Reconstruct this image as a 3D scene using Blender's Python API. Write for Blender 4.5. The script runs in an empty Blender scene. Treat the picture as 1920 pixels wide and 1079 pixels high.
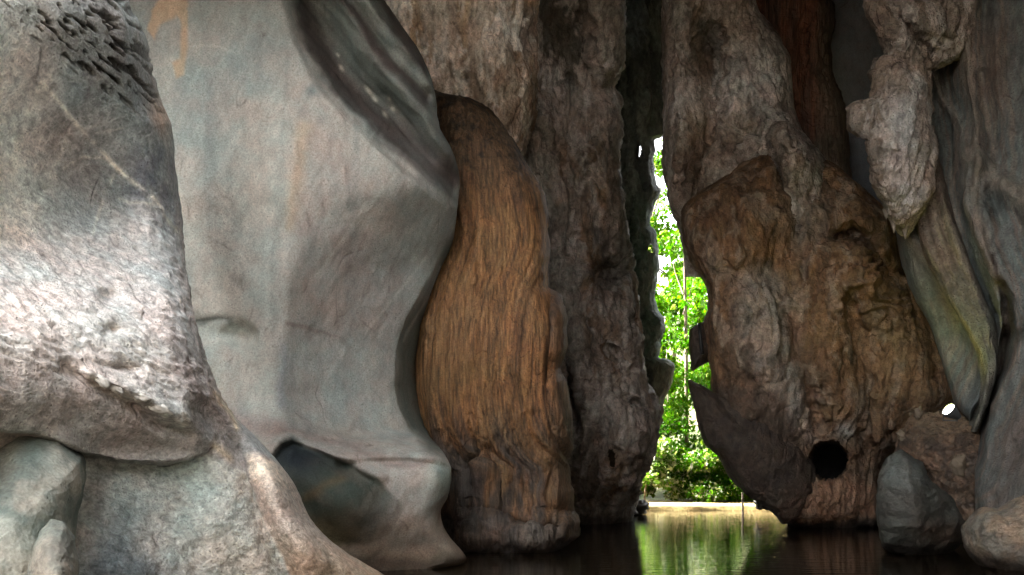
import bpy, math, random
import numpy as np
from math import radians, sin, cos, pi

random.seed(7)
rng = np.random.default_rng(11)
SC = bpy.context.scene
COL = SC.collection
PI = math.pi

# ------------------------------------------------------------------ camera, sky, sun, exposure
F, HOR, CAMH = 1493.0, 865.0, 1.5          # focal length in photo pixels, horizon row, eye height (m)
cam_d = bpy.data.cameras.new('camera')
cam = bpy.data.objects.new('camera', cam_d)
COL.objects.link(cam)
cam.location = (0, 0, CAMH)
cam.rotation_euler = (radians(90), 0, 0)
cam_d.sensor_width = 36.0
cam_d.lens = 36.0 * F / 1920.0
cam_d.shift_y = (HOR - 539.5) / 1920.0
cam_d.clip_end = 3000
SC.camera = cam

SUN_EL, SUN_AZ = 40.0, -76.0                # degrees; azimuth clockwise from +Y (the way the camera looks)
world = bpy.data.worlds.new('World')
SC.world = world
world.use_nodes = True
wn = world.node_tree
wn.nodes.clear()
sky = wn.nodes.new('ShaderNodeTexSky')
sky.sky_type = 'NISHITA'
sky.sun_disc = False
sky.sun_elevation = radians(SUN_EL)
sky.sun_rotation = radians(SUN_AZ)
sky.air_density = 1.0
sky.dust_density = 7.0
sky.ozone_density = 0.4
bg = wn.nodes.new('ShaderNodeBackground')
bg.inputs['Strength'].default_value = 0.15
wo = wn.nodes.new('ShaderNodeOutputWorld')
hs = wn.nodes.new('ShaderNodeHueSaturation')     # a white hazy sky
hs.inputs['Saturation'].default_value = 0.22
tint = wn.nodes.new('ShaderNodeVectorMath'); tint.operation = 'MULTIPLY'; tint.inputs[1].default_value = (1.0, 1.0, 0.985)
wn.links.new(sky.outputs[0], hs.inputs['Color'])
wn.links.new(hs.outputs[0], tint.inputs[0])
wn.links.new(tint.outputs[0], bg.inputs[0])
wn.links.new(bg.outputs[0], wo.inputs[0])

sun_d = bpy.data.lights.new('sun', 'SUN')
sun_d.energy = 2.2
sun_d.angle = radians(0.5)
sun_d.color = (1.0, 0.95, 0.86)
sun = bpy.data.objects.new('sun', sun_d)
COL.objects.link(sun)
sun.rotation_euler = (radians(90 - SUN_EL), 0, radians(180 - SUN_AZ))

SC.view_settings.view_transform = 'Standard'
SC.view_settings.look = 'None'
SC.view_settings.gamma = 1.0
SC.view_settings.exposure = 4.4
SC.render.engine = 'CYCLES'
SC.cycles.use_denoising = True
SC.cycles.use_adaptive_sampling = True
SC.cycles.adaptive_threshold = 0.02
SC.cycles.max_bounces = 5
SC.cycles.diffuse_bounces = 2
SC.cycles.glossy_bounces = 3
SC.cycles.transparent_max_bounces = 6
SC.cycles.caustics_reflective = False
SC.cycles.caustics_refractive = False

# ------------------------------------------------------------------ numeric helpers
_perm = np.random.default_rng(5).permutation(256).astype(np.int32)
_perm = np.concatenate([_perm, _perm])
_gr = np.random.default_rng(6).normal(size=(256, 3)).astype(np.float32)
_gr /= np.linalg.norm(_gr, axis=1)[:, None]


def perlin(x, y, z):
    x = np.asarray(x, np.float32); y = np.asarray(y, np.float32); z = np.asarray(z, np.float32)
    x, y, z = np.broadcast_arrays(x, y, z)
    xi = np.floor(x); yi = np.floor(y); zi = np.floor(z)
    fx = x - xi; fy = y - yi; fz = z - zi
    xi = xi.astype(np.int32) & 255; yi = yi.astype(np.int32) & 255; zi = zi.astype(np.int32) & 255
    u = fx * fx * fx * (fx * (fx * 6 - 15) + 10)
    v = fy * fy * fy * (fy * (fy * 6 - 15) + 10)
    w = fz * fz * fz * (fz * (fz * 6 - 15) + 10)
    out = 0
    for dx in (0, 1):
        a = _perm[(xi + dx) & 255]
        wx = u if dx else 1 - u
        for dy in (0, 1):
            b = _perm[(a + yi + dy) & 255]
            wy = v if dy else 1 - v
            for dz in (0, 1):
                h = _perm[(b + zi + dz) & 255]
                g = _gr[h]
                wz = w if dz else 1 - w
                out = out + (g[..., 0] * (fx - dx) + g[..., 1] * (fy - dy) + g[..., 2] * (fz - dz)) * (wx * wy * wz)
    return out * 1.5


def fbm(x, y, z, o=4, gain=0.5):
    s = 0; a = 1.0; n = 0
    for k in range(o):
        s = s + a * perlin(x * 2.03 ** k + 17 * k, y * 2.03 ** k + 5 * k, z * 2.03 ** k + 9 * k)
        n += a; a *= gain
    return s / n * 1.3


def ridged(x, y, z, o=3, gain=0.5):
    s = 0; a = 1.0; n = 0
    for k in range(o):
        s = s + a * (1 - 2.2 * np.abs(perlin(x * 2.1 ** k + 31 * k, y * 2.1 ** k + 3 * k, z * 2.1 ** k + 8 * k)))
        n += a; a *= gain
    return s / n


def billow(x, y, z, o=3, gain=0.5):
    """rounded swellings parted by sharp creases, 0..1"""
    s = 0; a = 1.0; n = 0
    for k in range(o):
        s = s + a * np.minimum(1.6 * np.abs(perlin(x * 2.1 ** k + 31 * k, y * 2.1 ** k + 3 * k, z * 2.1 ** k + 8 * k)), 1)
        n += a; a *= gain
    return s / n


def sst(a, b, x):
    t = np.clip((x - a) / (b - a), 0, 1)
    return t * t * (3 - 2 * t)


def gau(x, y, cx, cy, sx, sy, rot=0.0):
    c, s = math.cos(radians(rot)), math.sin(radians(rot))
    dx = x - cx; dy = y - cy
    a = (dx * c + dy * s) / sx
    b = (-dx * s + dy * c) / sy
    return np.exp(-0.5 * (a * a + b * b))


def pdist(x, y, pts):
    """distance to an open polyline, and which side (+1 right of the walking direction as seen in the photo)"""
    best = np.full(x.shape, 1e9, np.float32); side = np.ones(x.shape, np.float32); along = np.zeros(x.shape, np.float32)
    n = len(pts) - 1
    for i in range(n):
        ax, ay = pts[i]; bx, by = pts[i + 1]
        ex, ey = bx - ax, by - ay
        L2 = ex * ex + ey * ey
        t = np.clip(((x - ax) * ex + (y - ay) * ey) / L2, 0, 1)
        qx = x - ax - t * ex; qy = y - ay - t * ey
        d = np.sqrt(qx * qx + qy * qy)
        m = d < best
        best = np.where(m, d, best)
        side = np.where(m, np.sign(ey * (x - ax) - ex * (y - ay)), side)
        along = np.where(m, (i + t) / n, along)
    return best, side, along


def line(x, y, pts, w):
    d, _, _ = pdist(x, y, pts)
    return np.exp(-0.5 * (d / w) ** 2)


def inside(x, y, pts, soft=6.0):
    """soft mask of a closed polygon"""
    c = np.zeros(x.shape, bool)
    n = len(pts)
    for i in range(n):
        ax, ay = pts[i]; bx, by = pts[(i + 1) % n]
        if ay == by:
            continue
        cond = ((ay > y) != (by > y)) & (x < (bx - ax) * (y - ay) / (by - ay) + ax)
        c ^= cond
    d, _, _ = pdist(x, y, list(pts) + [pts[0]])
    sd = np.where(c, d, -d)
    return sst(-soft, soft, sd)


def curve(pts, y):
    """smooth x(y) through control points (y, x)"""
    p = np.array(sorted(pts), float)
    ys, xs = p[:, 0], p[:, 1]
    h = np.diff(ys); dl = np.diff(xs) / h
    m = np.zeros(len(ys)); m[0] = dl[0]; m[-1] = dl[-1]
    for i in range(1, len(ys) - 1):
        m[i] = 0 if dl[i - 1] * dl[i] <= 0 else 2 * dl[i - 1] * dl[i] / (dl[i - 1] + dl[i])
    y = np.clip(y, ys[0], ys[-1])
    k = np.clip(np.searchsorted(ys, y) - 1, 0, len(h) - 1)
    t = (y - ys[k]) / h[k]
    return ((2 * t ** 3 - 3 * t ** 2 + 1) * xs[k] + (t ** 3 - 2 * t ** 2 + t) * h[k] * m[k]
            + (-2 * t ** 3 + 3 * t ** 2) * xs[k + 1] + (t ** 3 - t ** 2) * h[k] * m[k + 1])


def prof(pts, y):
    p = sorted(pts)
    return curve(p, np.asarray(y, float))


def world_at(px, py, D):
    return np.stack([(px - 960.0) / F * D, D, CAMH + (HOR - py) / F * D], -1)


def at(px, py, D):
    return ((px - 960.0) / F * D, D, CAMH + (HOR - py) / F * D)


# ------------------------------------------------------------------ object helpers
def mesh_obj(name, verts, faces, mat, parent=None, cols=None, smooth=True):
    """verts (N,3), faces (M,k) arrays -> one mesh object"""
    verts = np.asarray(verts, np.float32).reshape(-1, 3)
    faces = np.asarray(faces, np.int32)
    me = bpy.data.meshes.new(name)
    k = faces.shape[1]
    me.vertices.add(len(verts)); me.vertices.foreach_set('co', verts.ravel())
    me.loops.add(faces.size); me.loops.foreach_set('vertex_index', faces.ravel())
    me.polygons.add(len(faces))
    me.polygons.foreach_set('loop_start', np.arange(0, faces.size, k, dtype=np.int32))
    me.polygons.foreach_set('use_smooth', np.full(len(faces), smooth))
    me.update(calc_edges=True)
    if cols is not None:
        ca = me.color_attributes.new('Col', 'FLOAT_COLOR', 'POINT')
        c4 = np.ones((len(verts), 4), np.float32)
        c4[:, :3] = np.asarray(cols).reshape(-1, 3)
        ca.data.foreach_set('color', c4.ravel())
    me.validate()
    me.materials.append(mat)
    o = bpy.data.objects.new(name, me)
    COL.objects.link(o)
    if parent is not None:
        o.parent = parent
    return o


def tag(o, label=None, cat=None, group=None, kind=None):
    if label: o['label'] = label
    if cat: o['category'] = cat
    if group: o['group'] = group
    if kind: o['kind'] = kind
    return o


def empty(name, loc):
    o = bpy.data.objects.new(name, None)
    o.location = loc
    COL.objects.link(o)
    return o


def grid_faces(R, C, keep=None):
    i = np.arange(R * C).reshape(R, C)
    f = np.stack([i[:-1, :-1], i[1:, :-1], i[1:, 1:], i[:-1, 1:]], -1)
    if keep is not None:
        f = f[keep]
    return f.reshape(-1, 4)


def grid_normals(P):
    du = np.gradient(P, axis=1); dv = np.gradient(P, axis=0)
    n = np.cross(du, dv)
    n /= np.linalg.norm(n, axis=-1, keepdims=True) + 1e-9
    toc = np.array([0, 0, CAMH]) - P
    s = np.sign(np.sum((n * toc).reshape(-1, 3), axis=1).sum())
    return n * (s if s != 0 else 1)


class Ctx:
    pass


def lerp3(col, rgb, m):
    m = np.clip(m, 0, 1)[..., None]
    return col * (1 - m) + np.array(rgb, np.float32) * m


def finish(name, c, P, detail, color, mat, keep=None, parent=None, calm=1.0, gain=1.0):
    c.W = P
    c.X, c.Y, c.Z = P[..., 0], P[..., 1], P[..., 2]
    n = grid_normals(P)
    d = detail(c)
    if calm < 1:
        d = d * (calm + (1 - calm) * sst(0, 34, c.edge))
    P2 = P + n * np.asarray(d)[..., None]
    c.d = d
    wet = sst(0.30, 0.08, P2[..., 2] + 0.10 * fbm(c.X * 2, c.Y * 2, 1.0, 3))
    cols = np.clip(color(c) * gain * (1 - 0.62 * wet)[..., None], 0.004, 0.85)
    R, C = c.px.shape
    return mesh_obj(name, P2.reshape(-1, 3), grid_faces(R, C, keep), mat, parent, cols)


def rock_rows(name, y0, y1, xl, xr, depth, detail, color, mat, step=2.4, eL=(0, 0), eR=(60, 0.8),
              foldL=0.0, foldR=1.0, jag=0.0, holes=None, parent=None, clus=0.55, seed=0.0, calm=0.6, gain=1.0):
    """a standing mass of rock: for every row of the photo a left and a right outline, its own distance,
    edges that turn away over radius e[0] (px) by e[1] (m), then fold back behind by fold (m)."""
    ny = int((y1 - y0) / step) + 1
    py = np.linspace(y0, y1, ny)
    l = curve(xl, py); r = curve(xr, py)
    if jag:
        l = l + jag * fbm(py * 0.02, 3.3 + seed, 1.0, 4, 0.6)
        r = r + jag * fbm(py * 0.02, 8.3 + seed, 4.0, 4, 0.6)
    r = np.maximum(r, l + 1.0)
    nx = int(np.max(r - l) / step) + 1
    v = np.linspace(0, 1, nx)
    u = (1 - clus) * v + clus * (0.5 - 0.5 * np.cos(PI * v))
    PX = l[:, None] + (r - l)[:, None] * u[None, :]
    PY = np.repeat(py[:, None], nx, 1)
    U = np.repeat(u[None, :], ny, 0)
    D = np.asarray(depth(PX, PY, U), float) + np.zeros_like(PX)
    if eL[0]:
        w = np.clip(1 - (PX - l[:, None]) / eL[0], 0, 1)
        D = D + eL[1] * (1 - np.sqrt(np.maximum(1 - w * w, 0)))
    if eR[0]:
        w = np.clip(1 - (r[:, None] - PX) / eR[0], 0, 1)
        D = D + eR[1] * (1 - np.sqrt(np.maximum(1 - w * w, 0)))
    nl = nr = 0
    parts_x, parts_d = [PX], [D]
    K = 6
    if foldL:
        k = np.arange(K, 0, -1) / K
        parts_x.insert(0, l[:, None] + 22 * (k ** 2)[None, :]); parts_d.insert(0, D[:, :1] + foldL * k[None, :]); nl = K
    if foldR:
        k = np.arange(1, K + 1) / K
        parts_x.append(r[:, None] - 22 * (k ** 2)[None, :]); parts_d.append(D[:, -1:] + foldR * k[None, :]); nr = K
    PXa = np.concatenate(parts_x, 1); Da = np.concatenate(parts_d, 1)
    c = Ctx()
    c.px = np.concatenate([np.repeat(PX[:, :1], nl, 1), PX, np.repeat(PX[:, -1:], nr, 1)], 1)
    c.py = np.repeat(py[:, None], PXa.shape[1], 1)
    c.u = np.concatenate([np.repeat(U[:, :1], nl, 1), U, np.repeat(U[:, -1:], nr, 1)], 1)
    c.wd = (r - l)[:, None] + np.zeros_like(PXa)
    c.edge = np.minimum(c.px - l[:, None], r[:, None] - c.px)
    P = world_at(PXa, c.py, Da)
    keep = None
    if holes:
        m = np.zeros(PXa.shape, bool)
        for h in holes:
            m |= inside(PXa, c.py, h, 0.5) > 0.5
        keep = ~(m[:-1, :-1] | m[1:, :-1] | m[1:, 1:] | m[:-1, 1:])
    return finish(name, c, P, detail, color, mat, keep, parent, calm, gain)


def rock_dome(name, outline, centre, D0, bulge, detail, color, mat, step=2.4, tilt=(0.0, 0.0), power=2.0, back=1.0, parent=None, smoothn=3, depth=None):
    """a boulder or lobe: a closed outline round a centre, domed towards the viewer, with a rounded back."""
    o = np.array(outline, float)
    o = np.concatenate([o, o[:1]])
    seg = np.linalg.norm(np.diff(o, axis=0), axis=1)
    s = np.concatenate([[0], np.cumsum(seg)])
    n = int(s[-1] / step)
    t = np.linspace(0, s[-1], n, endpoint=False)
    bx = np.interp(t, s, o[:, 0]); by = np.interp(t, s, o[:, 1])
    k = np.hanning(2 * max(1, int(smoothn)) + 3); k /= k.sum()
    pad = len(k)
    def sm(a):
        return np.convolve(np.concatenate([a[-pad:], a, a[:pad]]), k, 'same')[pad:-pad]
    bx = sm(bx); by = sm(by)
    bx = np.append(bx, bx[0]); by = np.append(by, by[0])
    rad = np.hypot(bx - centre[0], by - centre[1]).max()
    m = max(8, int(rad / step))
    a = np.linspace(0.01, PI / 2, m)
    r = np.sin(a); dz = 1 - np.cos(a) ** (2.0 / power)
    a2 = np.linspace(PI / 2, PI * 0.93, max(6, m // 5))[1:]
    r = np.concatenate([r, np.sin(a2)]); dz = np.concatenate([dz, 1 + back * (-np.cos(a2))])
    PX = centre[0] + r[:, None] * (bx - centre[0])[None, :]
    PY = centre[1] + r[:, None] * (by - centre[1])[None, :]
    D = D0 + bulge * dz[:, None] + tilt[0] * (PX - centre[0]) + tilt[1] * (PY - centre[1])
    if depth is not None:
        D = D + depth(PX, PY)
    c = Ctx(); c.px, c.py = PX, PY
    c.u = np.repeat(r[:, None], PX.shape[1], 1)
    P = world_at(PX, PY, D)
    c.W = P
    c.X, c.Y, c.Z = P[..., 0], P[..., 1], P[..., 2]
    # outward normals
    nn = grid_normals(P)
    nn[:, -1] = nn[:, 0] = (nn[:, 0] + nn[:, -1]) / 2
    d = detail(c)
    d[:, -1] = d[:, 0]
    P2 = P + nn * d[..., None]
    wet = sst(0.26, 0.08, P2[..., 2] + 0.10 * fbm(c.X * 2, c.Y * 2, 1.0, 3))
    cols = np.clip(color(c) * (1 - 0.62 * wet)[..., None], 0.004, 0.85)
    R, C = PX.shape
    return mesh_obj(name, P2.reshape(-1, 3), grid_faces(R, C), mat, parent, cols)


# ------------------------------------------------------------------ materials
def new_mat(name):
    m = bpy.data.materials.new(name)
    m.use_nodes = True
    nt = m.node_tree
    b = nt.nodes['Principled BSDF']
    return m, nt, b


def rock_mat(name, rough=0.8, spec=0.25, scale=(14, 14, 14), bump=0.35, dist=0.02, var=0.35, grain=60.0, pits=0.45, crack_scale=1.1, speck_scale=28.0):
    """mineral colours come in from the attribute; here grain, mottling and fine relief"""
    m, nt, b = new_mat(name)
    N = nt.nodes; L = nt.links
    at_ = N.new('ShaderNodeAttribute'); at_.attribute_name = 'Col'
    geo = N.new('ShaderNodeNewGeometry')
    mp = N.new('ShaderNodeMapping'); mp.inputs['Scale'].default_value = scale
    L.new(geo.outputs['Position'], mp.inputs['Vector'])
    n1 = N.new('ShaderNodeTexNoise'); n1.inputs['Scale'].default_value = 1.0; n1.inputs['Detail'].default_value = 4; n1.inputs['Roughness'].default_value = 0.62
    L.new(mp.outputs[0], n1.inputs['Vector'])
    n2 = N.new('ShaderNodeTexNoise'); n2.inputs['Scale'].default_value = grain; n2.inputs['Detail'].default_value = 2
    L.new(geo.outputs['Position'], n2.inputs['Vector'])
    mr = N.new('ShaderNodeMapRange'); mr.inputs[1].default_value = 0.34; mr.inputs[2].default_value = 0.66
    mr.inputs[3].default_value = 1 - var; mr.inputs[4].default_value = 1 + var
    L.new(n1.outputs[0], mr.inputs[0])
    mr2 = N.new('ShaderNodeMapRange'); mr2.inputs[1].default_value = 0.3; mr2.inputs[2].default_value = 0.7
    mr2.inputs[3].default_value = 0.80; mr2.inputs[4].default_value = 1.20
    L.new(n2.outputs[0], mr2.inputs[0])
    mu = N.new('ShaderNodeMath'); mu.operation = 'MULTIPLY'
    L.new(mr.outputs[0], mu.inputs[0]); L.new(mr2.outputs[0], mu.inputs[1])
    n3 = N.new('ShaderNodeTexNoise'); n3.inputs['Scale'].default_value = 2.3; n3.inputs['Detail'].default_value = 3; n3.inputs['Roughness'].default_value = 0.65
    L.new(geo.outputs['Position'], n3.inputs['Vector'])
    rp = N.new('ShaderNodeValToRGB')
    rp.color_ramp.elements[0].position = 0.36; rp.color_ramp.elements[0].color = (0.94, 1.015, 1.0, 1)
    rp.color_ramp.elements[1].position = 0.64; rp.color_ramp.elements[1].color = (1.07, 0.985, 0.94, 1)
    L.new(n3.outputs[0], rp.inputs[0])
    hm = N.new('ShaderNodeVectorMath'); hm.operation = 'MULTIPLY'
    L.new(at_.outputs['Color'], hm.inputs[0]); L.new(rp.outputs[0], hm.inputs[1])
    vm = N.new('ShaderNodeVectorMath'); vm.operation = 'SCALE'
    n4 = N.new('ShaderNodeTexNoise'); n4.inputs['Scale'].default_value = crack_scale; n4.inputs['Detail'].default_value = 2; n4.inputs['Roughness'].default_value = 0.55; n4.inputs['Distortion'].default_value = 0.8
    mp4 = N.new('ShaderNodeMapping'); mp4.inputs['Scale'].default_value = (1, 1, 0.55); mp4.inputs['Rotation'].default_value = (0.5, 0.4, 0.3)
    L.new(geo.outputs['Position'], mp4.inputs['Vector']); L.new(mp4.outputs[0], n4.inputs['Vector'])
    sb = N.new('ShaderNodeMath'); sb.operation = 'SUBTRACT'; sb.inputs[1].default_value = 0.5; L.new(n4.outputs[0], sb.inputs[0])
    ab = N.new('ShaderNodeMath'); ab.operation = 'ABSOLUTE'; L.new(sb.outputs[0], ab.inputs[0])
    ck = N.new('ShaderNodeMapRange'); ck.inputs[1].default_value = 0.0; ck.inputs[2].default_value = 0.014; ck.inputs[3].default_value = 1.0; ck.inputs[4].default_value = 0.0
    L.new(ab.outputs[0], ck.inputs[0])
    gm = N.new('ShaderNodeMapRange'); gm.inputs[1].default_value = 0.5; gm.inputs[2].default_value = 0.66; L.new(n3.outputs[0], gm.inputs[0])
    ckm = N.new('ShaderNodeMath'); ckm.operation = 'MULTIPLY'; L.new(ck.outputs[0], ckm.inputs[0]); L.new(gm.outputs[0], ckm.inputs[1])
    vo = N.new('ShaderNodeTexVoronoi'); vo.inputs['Scale'].default_value = speck_scale; L.new(geo.outputs['Position'], vo.inputs['Vector'])
    sp = N.new('ShaderNodeMapRange'); sp.inputs[1].default_value = 0.10; sp.inputs[2].default_value = 0.28; sp.inputs[3].default_value = 1.0; sp.inputs[4].default_value = 0.0
    L.new(vo.outputs['Distance'], sp.inputs[0])
    spm = N.new('ShaderNodeMapRange'); spm.inputs[1].default_value = 0.48; spm.inputs[2].default_value = 0.6; L.new(n1.outputs[0], spm.inputs[0])
    spk = N.new('ShaderNodeMath'); spk.operation = 'MULTIPLY'; L.new(sp.outputs[0], spk.inputs[0]); L.new(spm.outputs[0], spk.inputs[1])
    pit = N.new('ShaderNodeMath'); pit.operation = 'MAXIMUM'; L.new(ckm.outputs[0], pit.inputs[0]); L.new(spk.outputs[0], pit.inputs[1])
    pf = N.new('ShaderNodeMapRange'); pf.inputs[3].default_value = 1.0; pf.inputs[4].default_value = 1 - pits; L.new(pit.outputs[0], pf.inputs[0])
    mu3 = N.new('ShaderNodeMath'); mu3.operation = 'MULTIPLY'; L.new(mu.outputs[0], mu3.inputs[0]); L.new(pf.outputs[0], mu3.inputs[1])
    L.new(hm.outputs[0], vm.inputs[0]); L.new(mu3.outputs[0], vm.inputs['Scale'])
    L.new(vm.outputs[0], b.inputs['Base Color'])
    b.inputs['Roughness'].default_value = rough
    b.inputs['Specular IOR Level'].default_value = spec
    ad = N.new('ShaderNodeMath'); ad.operation = 'MULTIPLY_ADD'; ad.inputs[1].default_value = 0.35
    L.new(n2.outputs[0], ad.inputs[0]); L.new(n1.outputs[0], ad.inputs[2])
    sbp = N.new('ShaderNodeMath'); sbp.operation = 'MULTIPLY_ADD'; sbp.inputs[1].default_value = -0.5
    L.new(pit.outputs[0], sbp.inputs[0]); L.new(ad.outputs[0], sbp.inputs[2])
    bp = N.new('ShaderNodeBump'); bp.inputs['Strength'].default_value = bump; bp.inputs['Distance'].default_value = dist
    L.new(sbp.outputs[0], bp.inputs['Height'])
    L.new(bp.outputs[0], b.inputs['Normal'])
    return m


def plain_mat(name, col, rough=0.6, metal=0.0, spec=0.4, var=0.15, scale=8.0, bump=0.0):
    m, nt, b = new_mat(name)
    N = nt.nodes; L = nt.links
    geo = N.new('ShaderNodeNewGeometry')
    n1 = N.new('ShaderNodeTexNoise'); n1.inputs['Scale'].default_value = scale; n1.inputs['Detail'].default_value = 5
    L.new(geo.outputs['Position'], n1.inputs['Vector'])
    mr = N.new('ShaderNodeMapRange'); mr.inputs[1].default_value = 0.3; mr.inputs[2].default_value = 0.7
    mr.inputs[3].default_value = 1 - var; mr.inputs[4].default_value = 1 + var
    L.new(n1.outputs[0], mr.inputs[0])
    vm = N.new('ShaderNodeVectorMath'); vm.operation = 'SCALE'
    vm.inputs[0].default_value = col
    L.new(mr.outputs[0], vm.inputs['Scale'])
    L.new(vm.outputs[0], b.inputs['Base Color'])
    b.inputs['Roughness'].default_value = rough
    b.inputs['Metallic'].default_value = metal
    b.inputs['Specular IOR Level'].default_value = spec
    if bump:
        bp = N.new('ShaderNodeBump'); bp.inputs['Strength'].default_value = bump; bp.inputs['Distance'].default_value = 0.03
        L.new(n1.outputs[0], bp.inputs['Height']); L.new(bp.outputs[0], b.inputs['Normal'])
    return m


M_SMOOTH = rock_mat('smooth_limestone', 0.72, 0.22, (7, 7, 3.5), 0.45, 0.03, 0.13, 48, 0.35, 0.8, 22)
M_SCAL = rock_mat('scalloped_limestone', 0.6, 0.3, (16, 16, 22), 0.7, 0.04, 0.34, 55)
M_FLUTE = rock_mat('fluted_flowstone', 0.62, 0.35, (20, 20, 1.6), 0.9, 0.05, 0.55, 40)
M_ROUGH = rock_mat('rough_flowstone', 0.68, 0.3, (8, 8, 5.0), 0.9, 0.08, 0.42, 30)
M_BAND = rock_mat('banded_limestone', 0.7, 0.25, (11, 11, 4), 0.7, 0.05, 0.32, 36)
M_DARK = rock_mat('cave_rock', 0.85, 0.2, (3, 3, 2), 0.7, 0.08, 0.35, 30)


def fade(c, rgb_a, rgb_b, t):
    return lerp3(np.zeros(c.px.shape + (3,), np.float32) + np.array(rgb_a, np.float32), rgb_b, t)


def tube_mesh(pts, radii, n=8):
    pts = np.array(pts, float); V = []; Fc = []
    for i, p in enumerate(pts):
        t = pts[min(i + 1, len(pts) - 1)] - pts[max(i - 1, 0)]
        t /= np.linalg.norm(t) + 1e-9
        a = np.array([1, 0, 0]) if abs(t[0]) < 0.8 else np.array([0, 1, 0])
        s = np.cross(t, a); s /= np.linalg.norm(s); b = np.cross(t, s)
        for k in range(n):
            q = 2 * PI * k / n
            V.append(p + radii[i] * (math.cos(q) * s + math.sin(q) * b))
    for i in range(len(pts) - 1):
        for k in range(n):
            Fc.append((i * n + k, i * n + (k + 1) % n, (i + 1) * n + (k + 1) % n, (i + 1) * n + k))
    for e in (0, len(pts) - 1):
        c0 = len(V); V.append(pts[e])
        for k in range(n):
            Fc.append((e * n + k, e * n + (k + 1) % n, c0, c0))
    return np.array(V), np.array(Fc)


def clean_quads(Fc):
    return Fc


def tube_obj(name, pts, radii, mat, parent=None, n=8):
    V, Fc = tube_mesh(pts, radii, n)
    me = bpy.data.meshes.new(name)
    me.from_pydata([tuple(v) for v in V], [], [tuple(dict.fromkeys(int(i) for i in f)) for f in Fc])
    for p in me.polygons: p.use_smooth = True
    me.materials.append(mat)
    o = bpy.data.objects.new(name, me); COL.objects.link(o)
    if parent is not None: o.parent = parent
    return o



# ================================================================== THE SETTING
# ---- water and river bed
def water_mat():
    m, nt, b = new_mat('river_water')
    N = nt.nodes; L = nt.links
    b.inputs['Base Color'].default_value = (0.012, 0.009, 0.005, 1)
    b.inputs['Roughness'].default_value = 0.03
    b.inputs['IOR'].default_value = 1.333
    geo = N.new('ShaderNodeNewGeometry')
    mp = N.new('ShaderNodeMapping'); mp.inputs['Scale'].default_value = (1.2, 5.0, 1)
    L.new(geo.outputs['Position'], mp.inputs['Vector'])
    n1 = N.new('ShaderNodeTexNoise'); n1.inputs['Scale'].default_value = 1.6; n1.inputs['Detail'].default_value = 3; n1.inputs['Roughness'].default_value = 0.5
    L.new(mp.outputs[0], n1.inputs['Vector'])
    bp = N.new('ShaderNodeBump'); bp.inputs['Strength'].default_value = 0.13; bp.inputs['Distance'].default_value = 0.05
    L.new(n1.outputs[0], bp.inputs['Height'])
    L.new(bp.outputs[0], b.inputs['Normal'])
    return m


M_WATER = water_mat()
w = mesh_obj('river_water', [(-40, -60, 0), (40, -60, 0), (40, 25.2, 0), (-40, 25.2, 0)], [(0, 1, 2, 3)], M_WATER)
tag(w, 'dark still river water with small ripples', kind='structure')

M_BED = plain_mat('river_mud', (0.06, 0.045, 0.03), 0.9)
g = mesh_obj('ground', [(-1500, -1500, -1.6), (1500, -1500, -1.6), (1500, 1500, -1.6), (-1500, 1500, -1.6)], [(0, 1, 2, 3)], M_BED)
tag(g, 'muddy ground under the river', kind='structure')


# ---- the vault over the far half of the cave; the near half is open to the sky above, with unseen flanks and roofs added to block sun and steer skylight
def rock_shell(name, x, y, z, label, amp=0.5):
    n = fbm(x * 0.22, y * 0.22, z * 0.22, 4)
    P = np.stack([x, y, z], -1)
    nr = np.cross(np.gradient(P, axis=1), np.gradient(P, axis=0))
    nr /= np.linalg.norm(nr, axis=-1, keepdims=True) + 1e-9
    P = P + nr * (amp * n)[..., None]
    c = Ctx(); c.px = x
    col = fade(c, (0.24, 0.21, 0.18), (0.15, 0.135, 0.12), sst(-0.3, 0.4, fbm(x * 0.5, y * 0.5, z * 0.3, 3)))
    o = mesh_obj(name, P.reshape(-1, 3), grid_faces(*x.shape), M_DARK, None, col)
    return tag(o, label, kind='structure')


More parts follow.
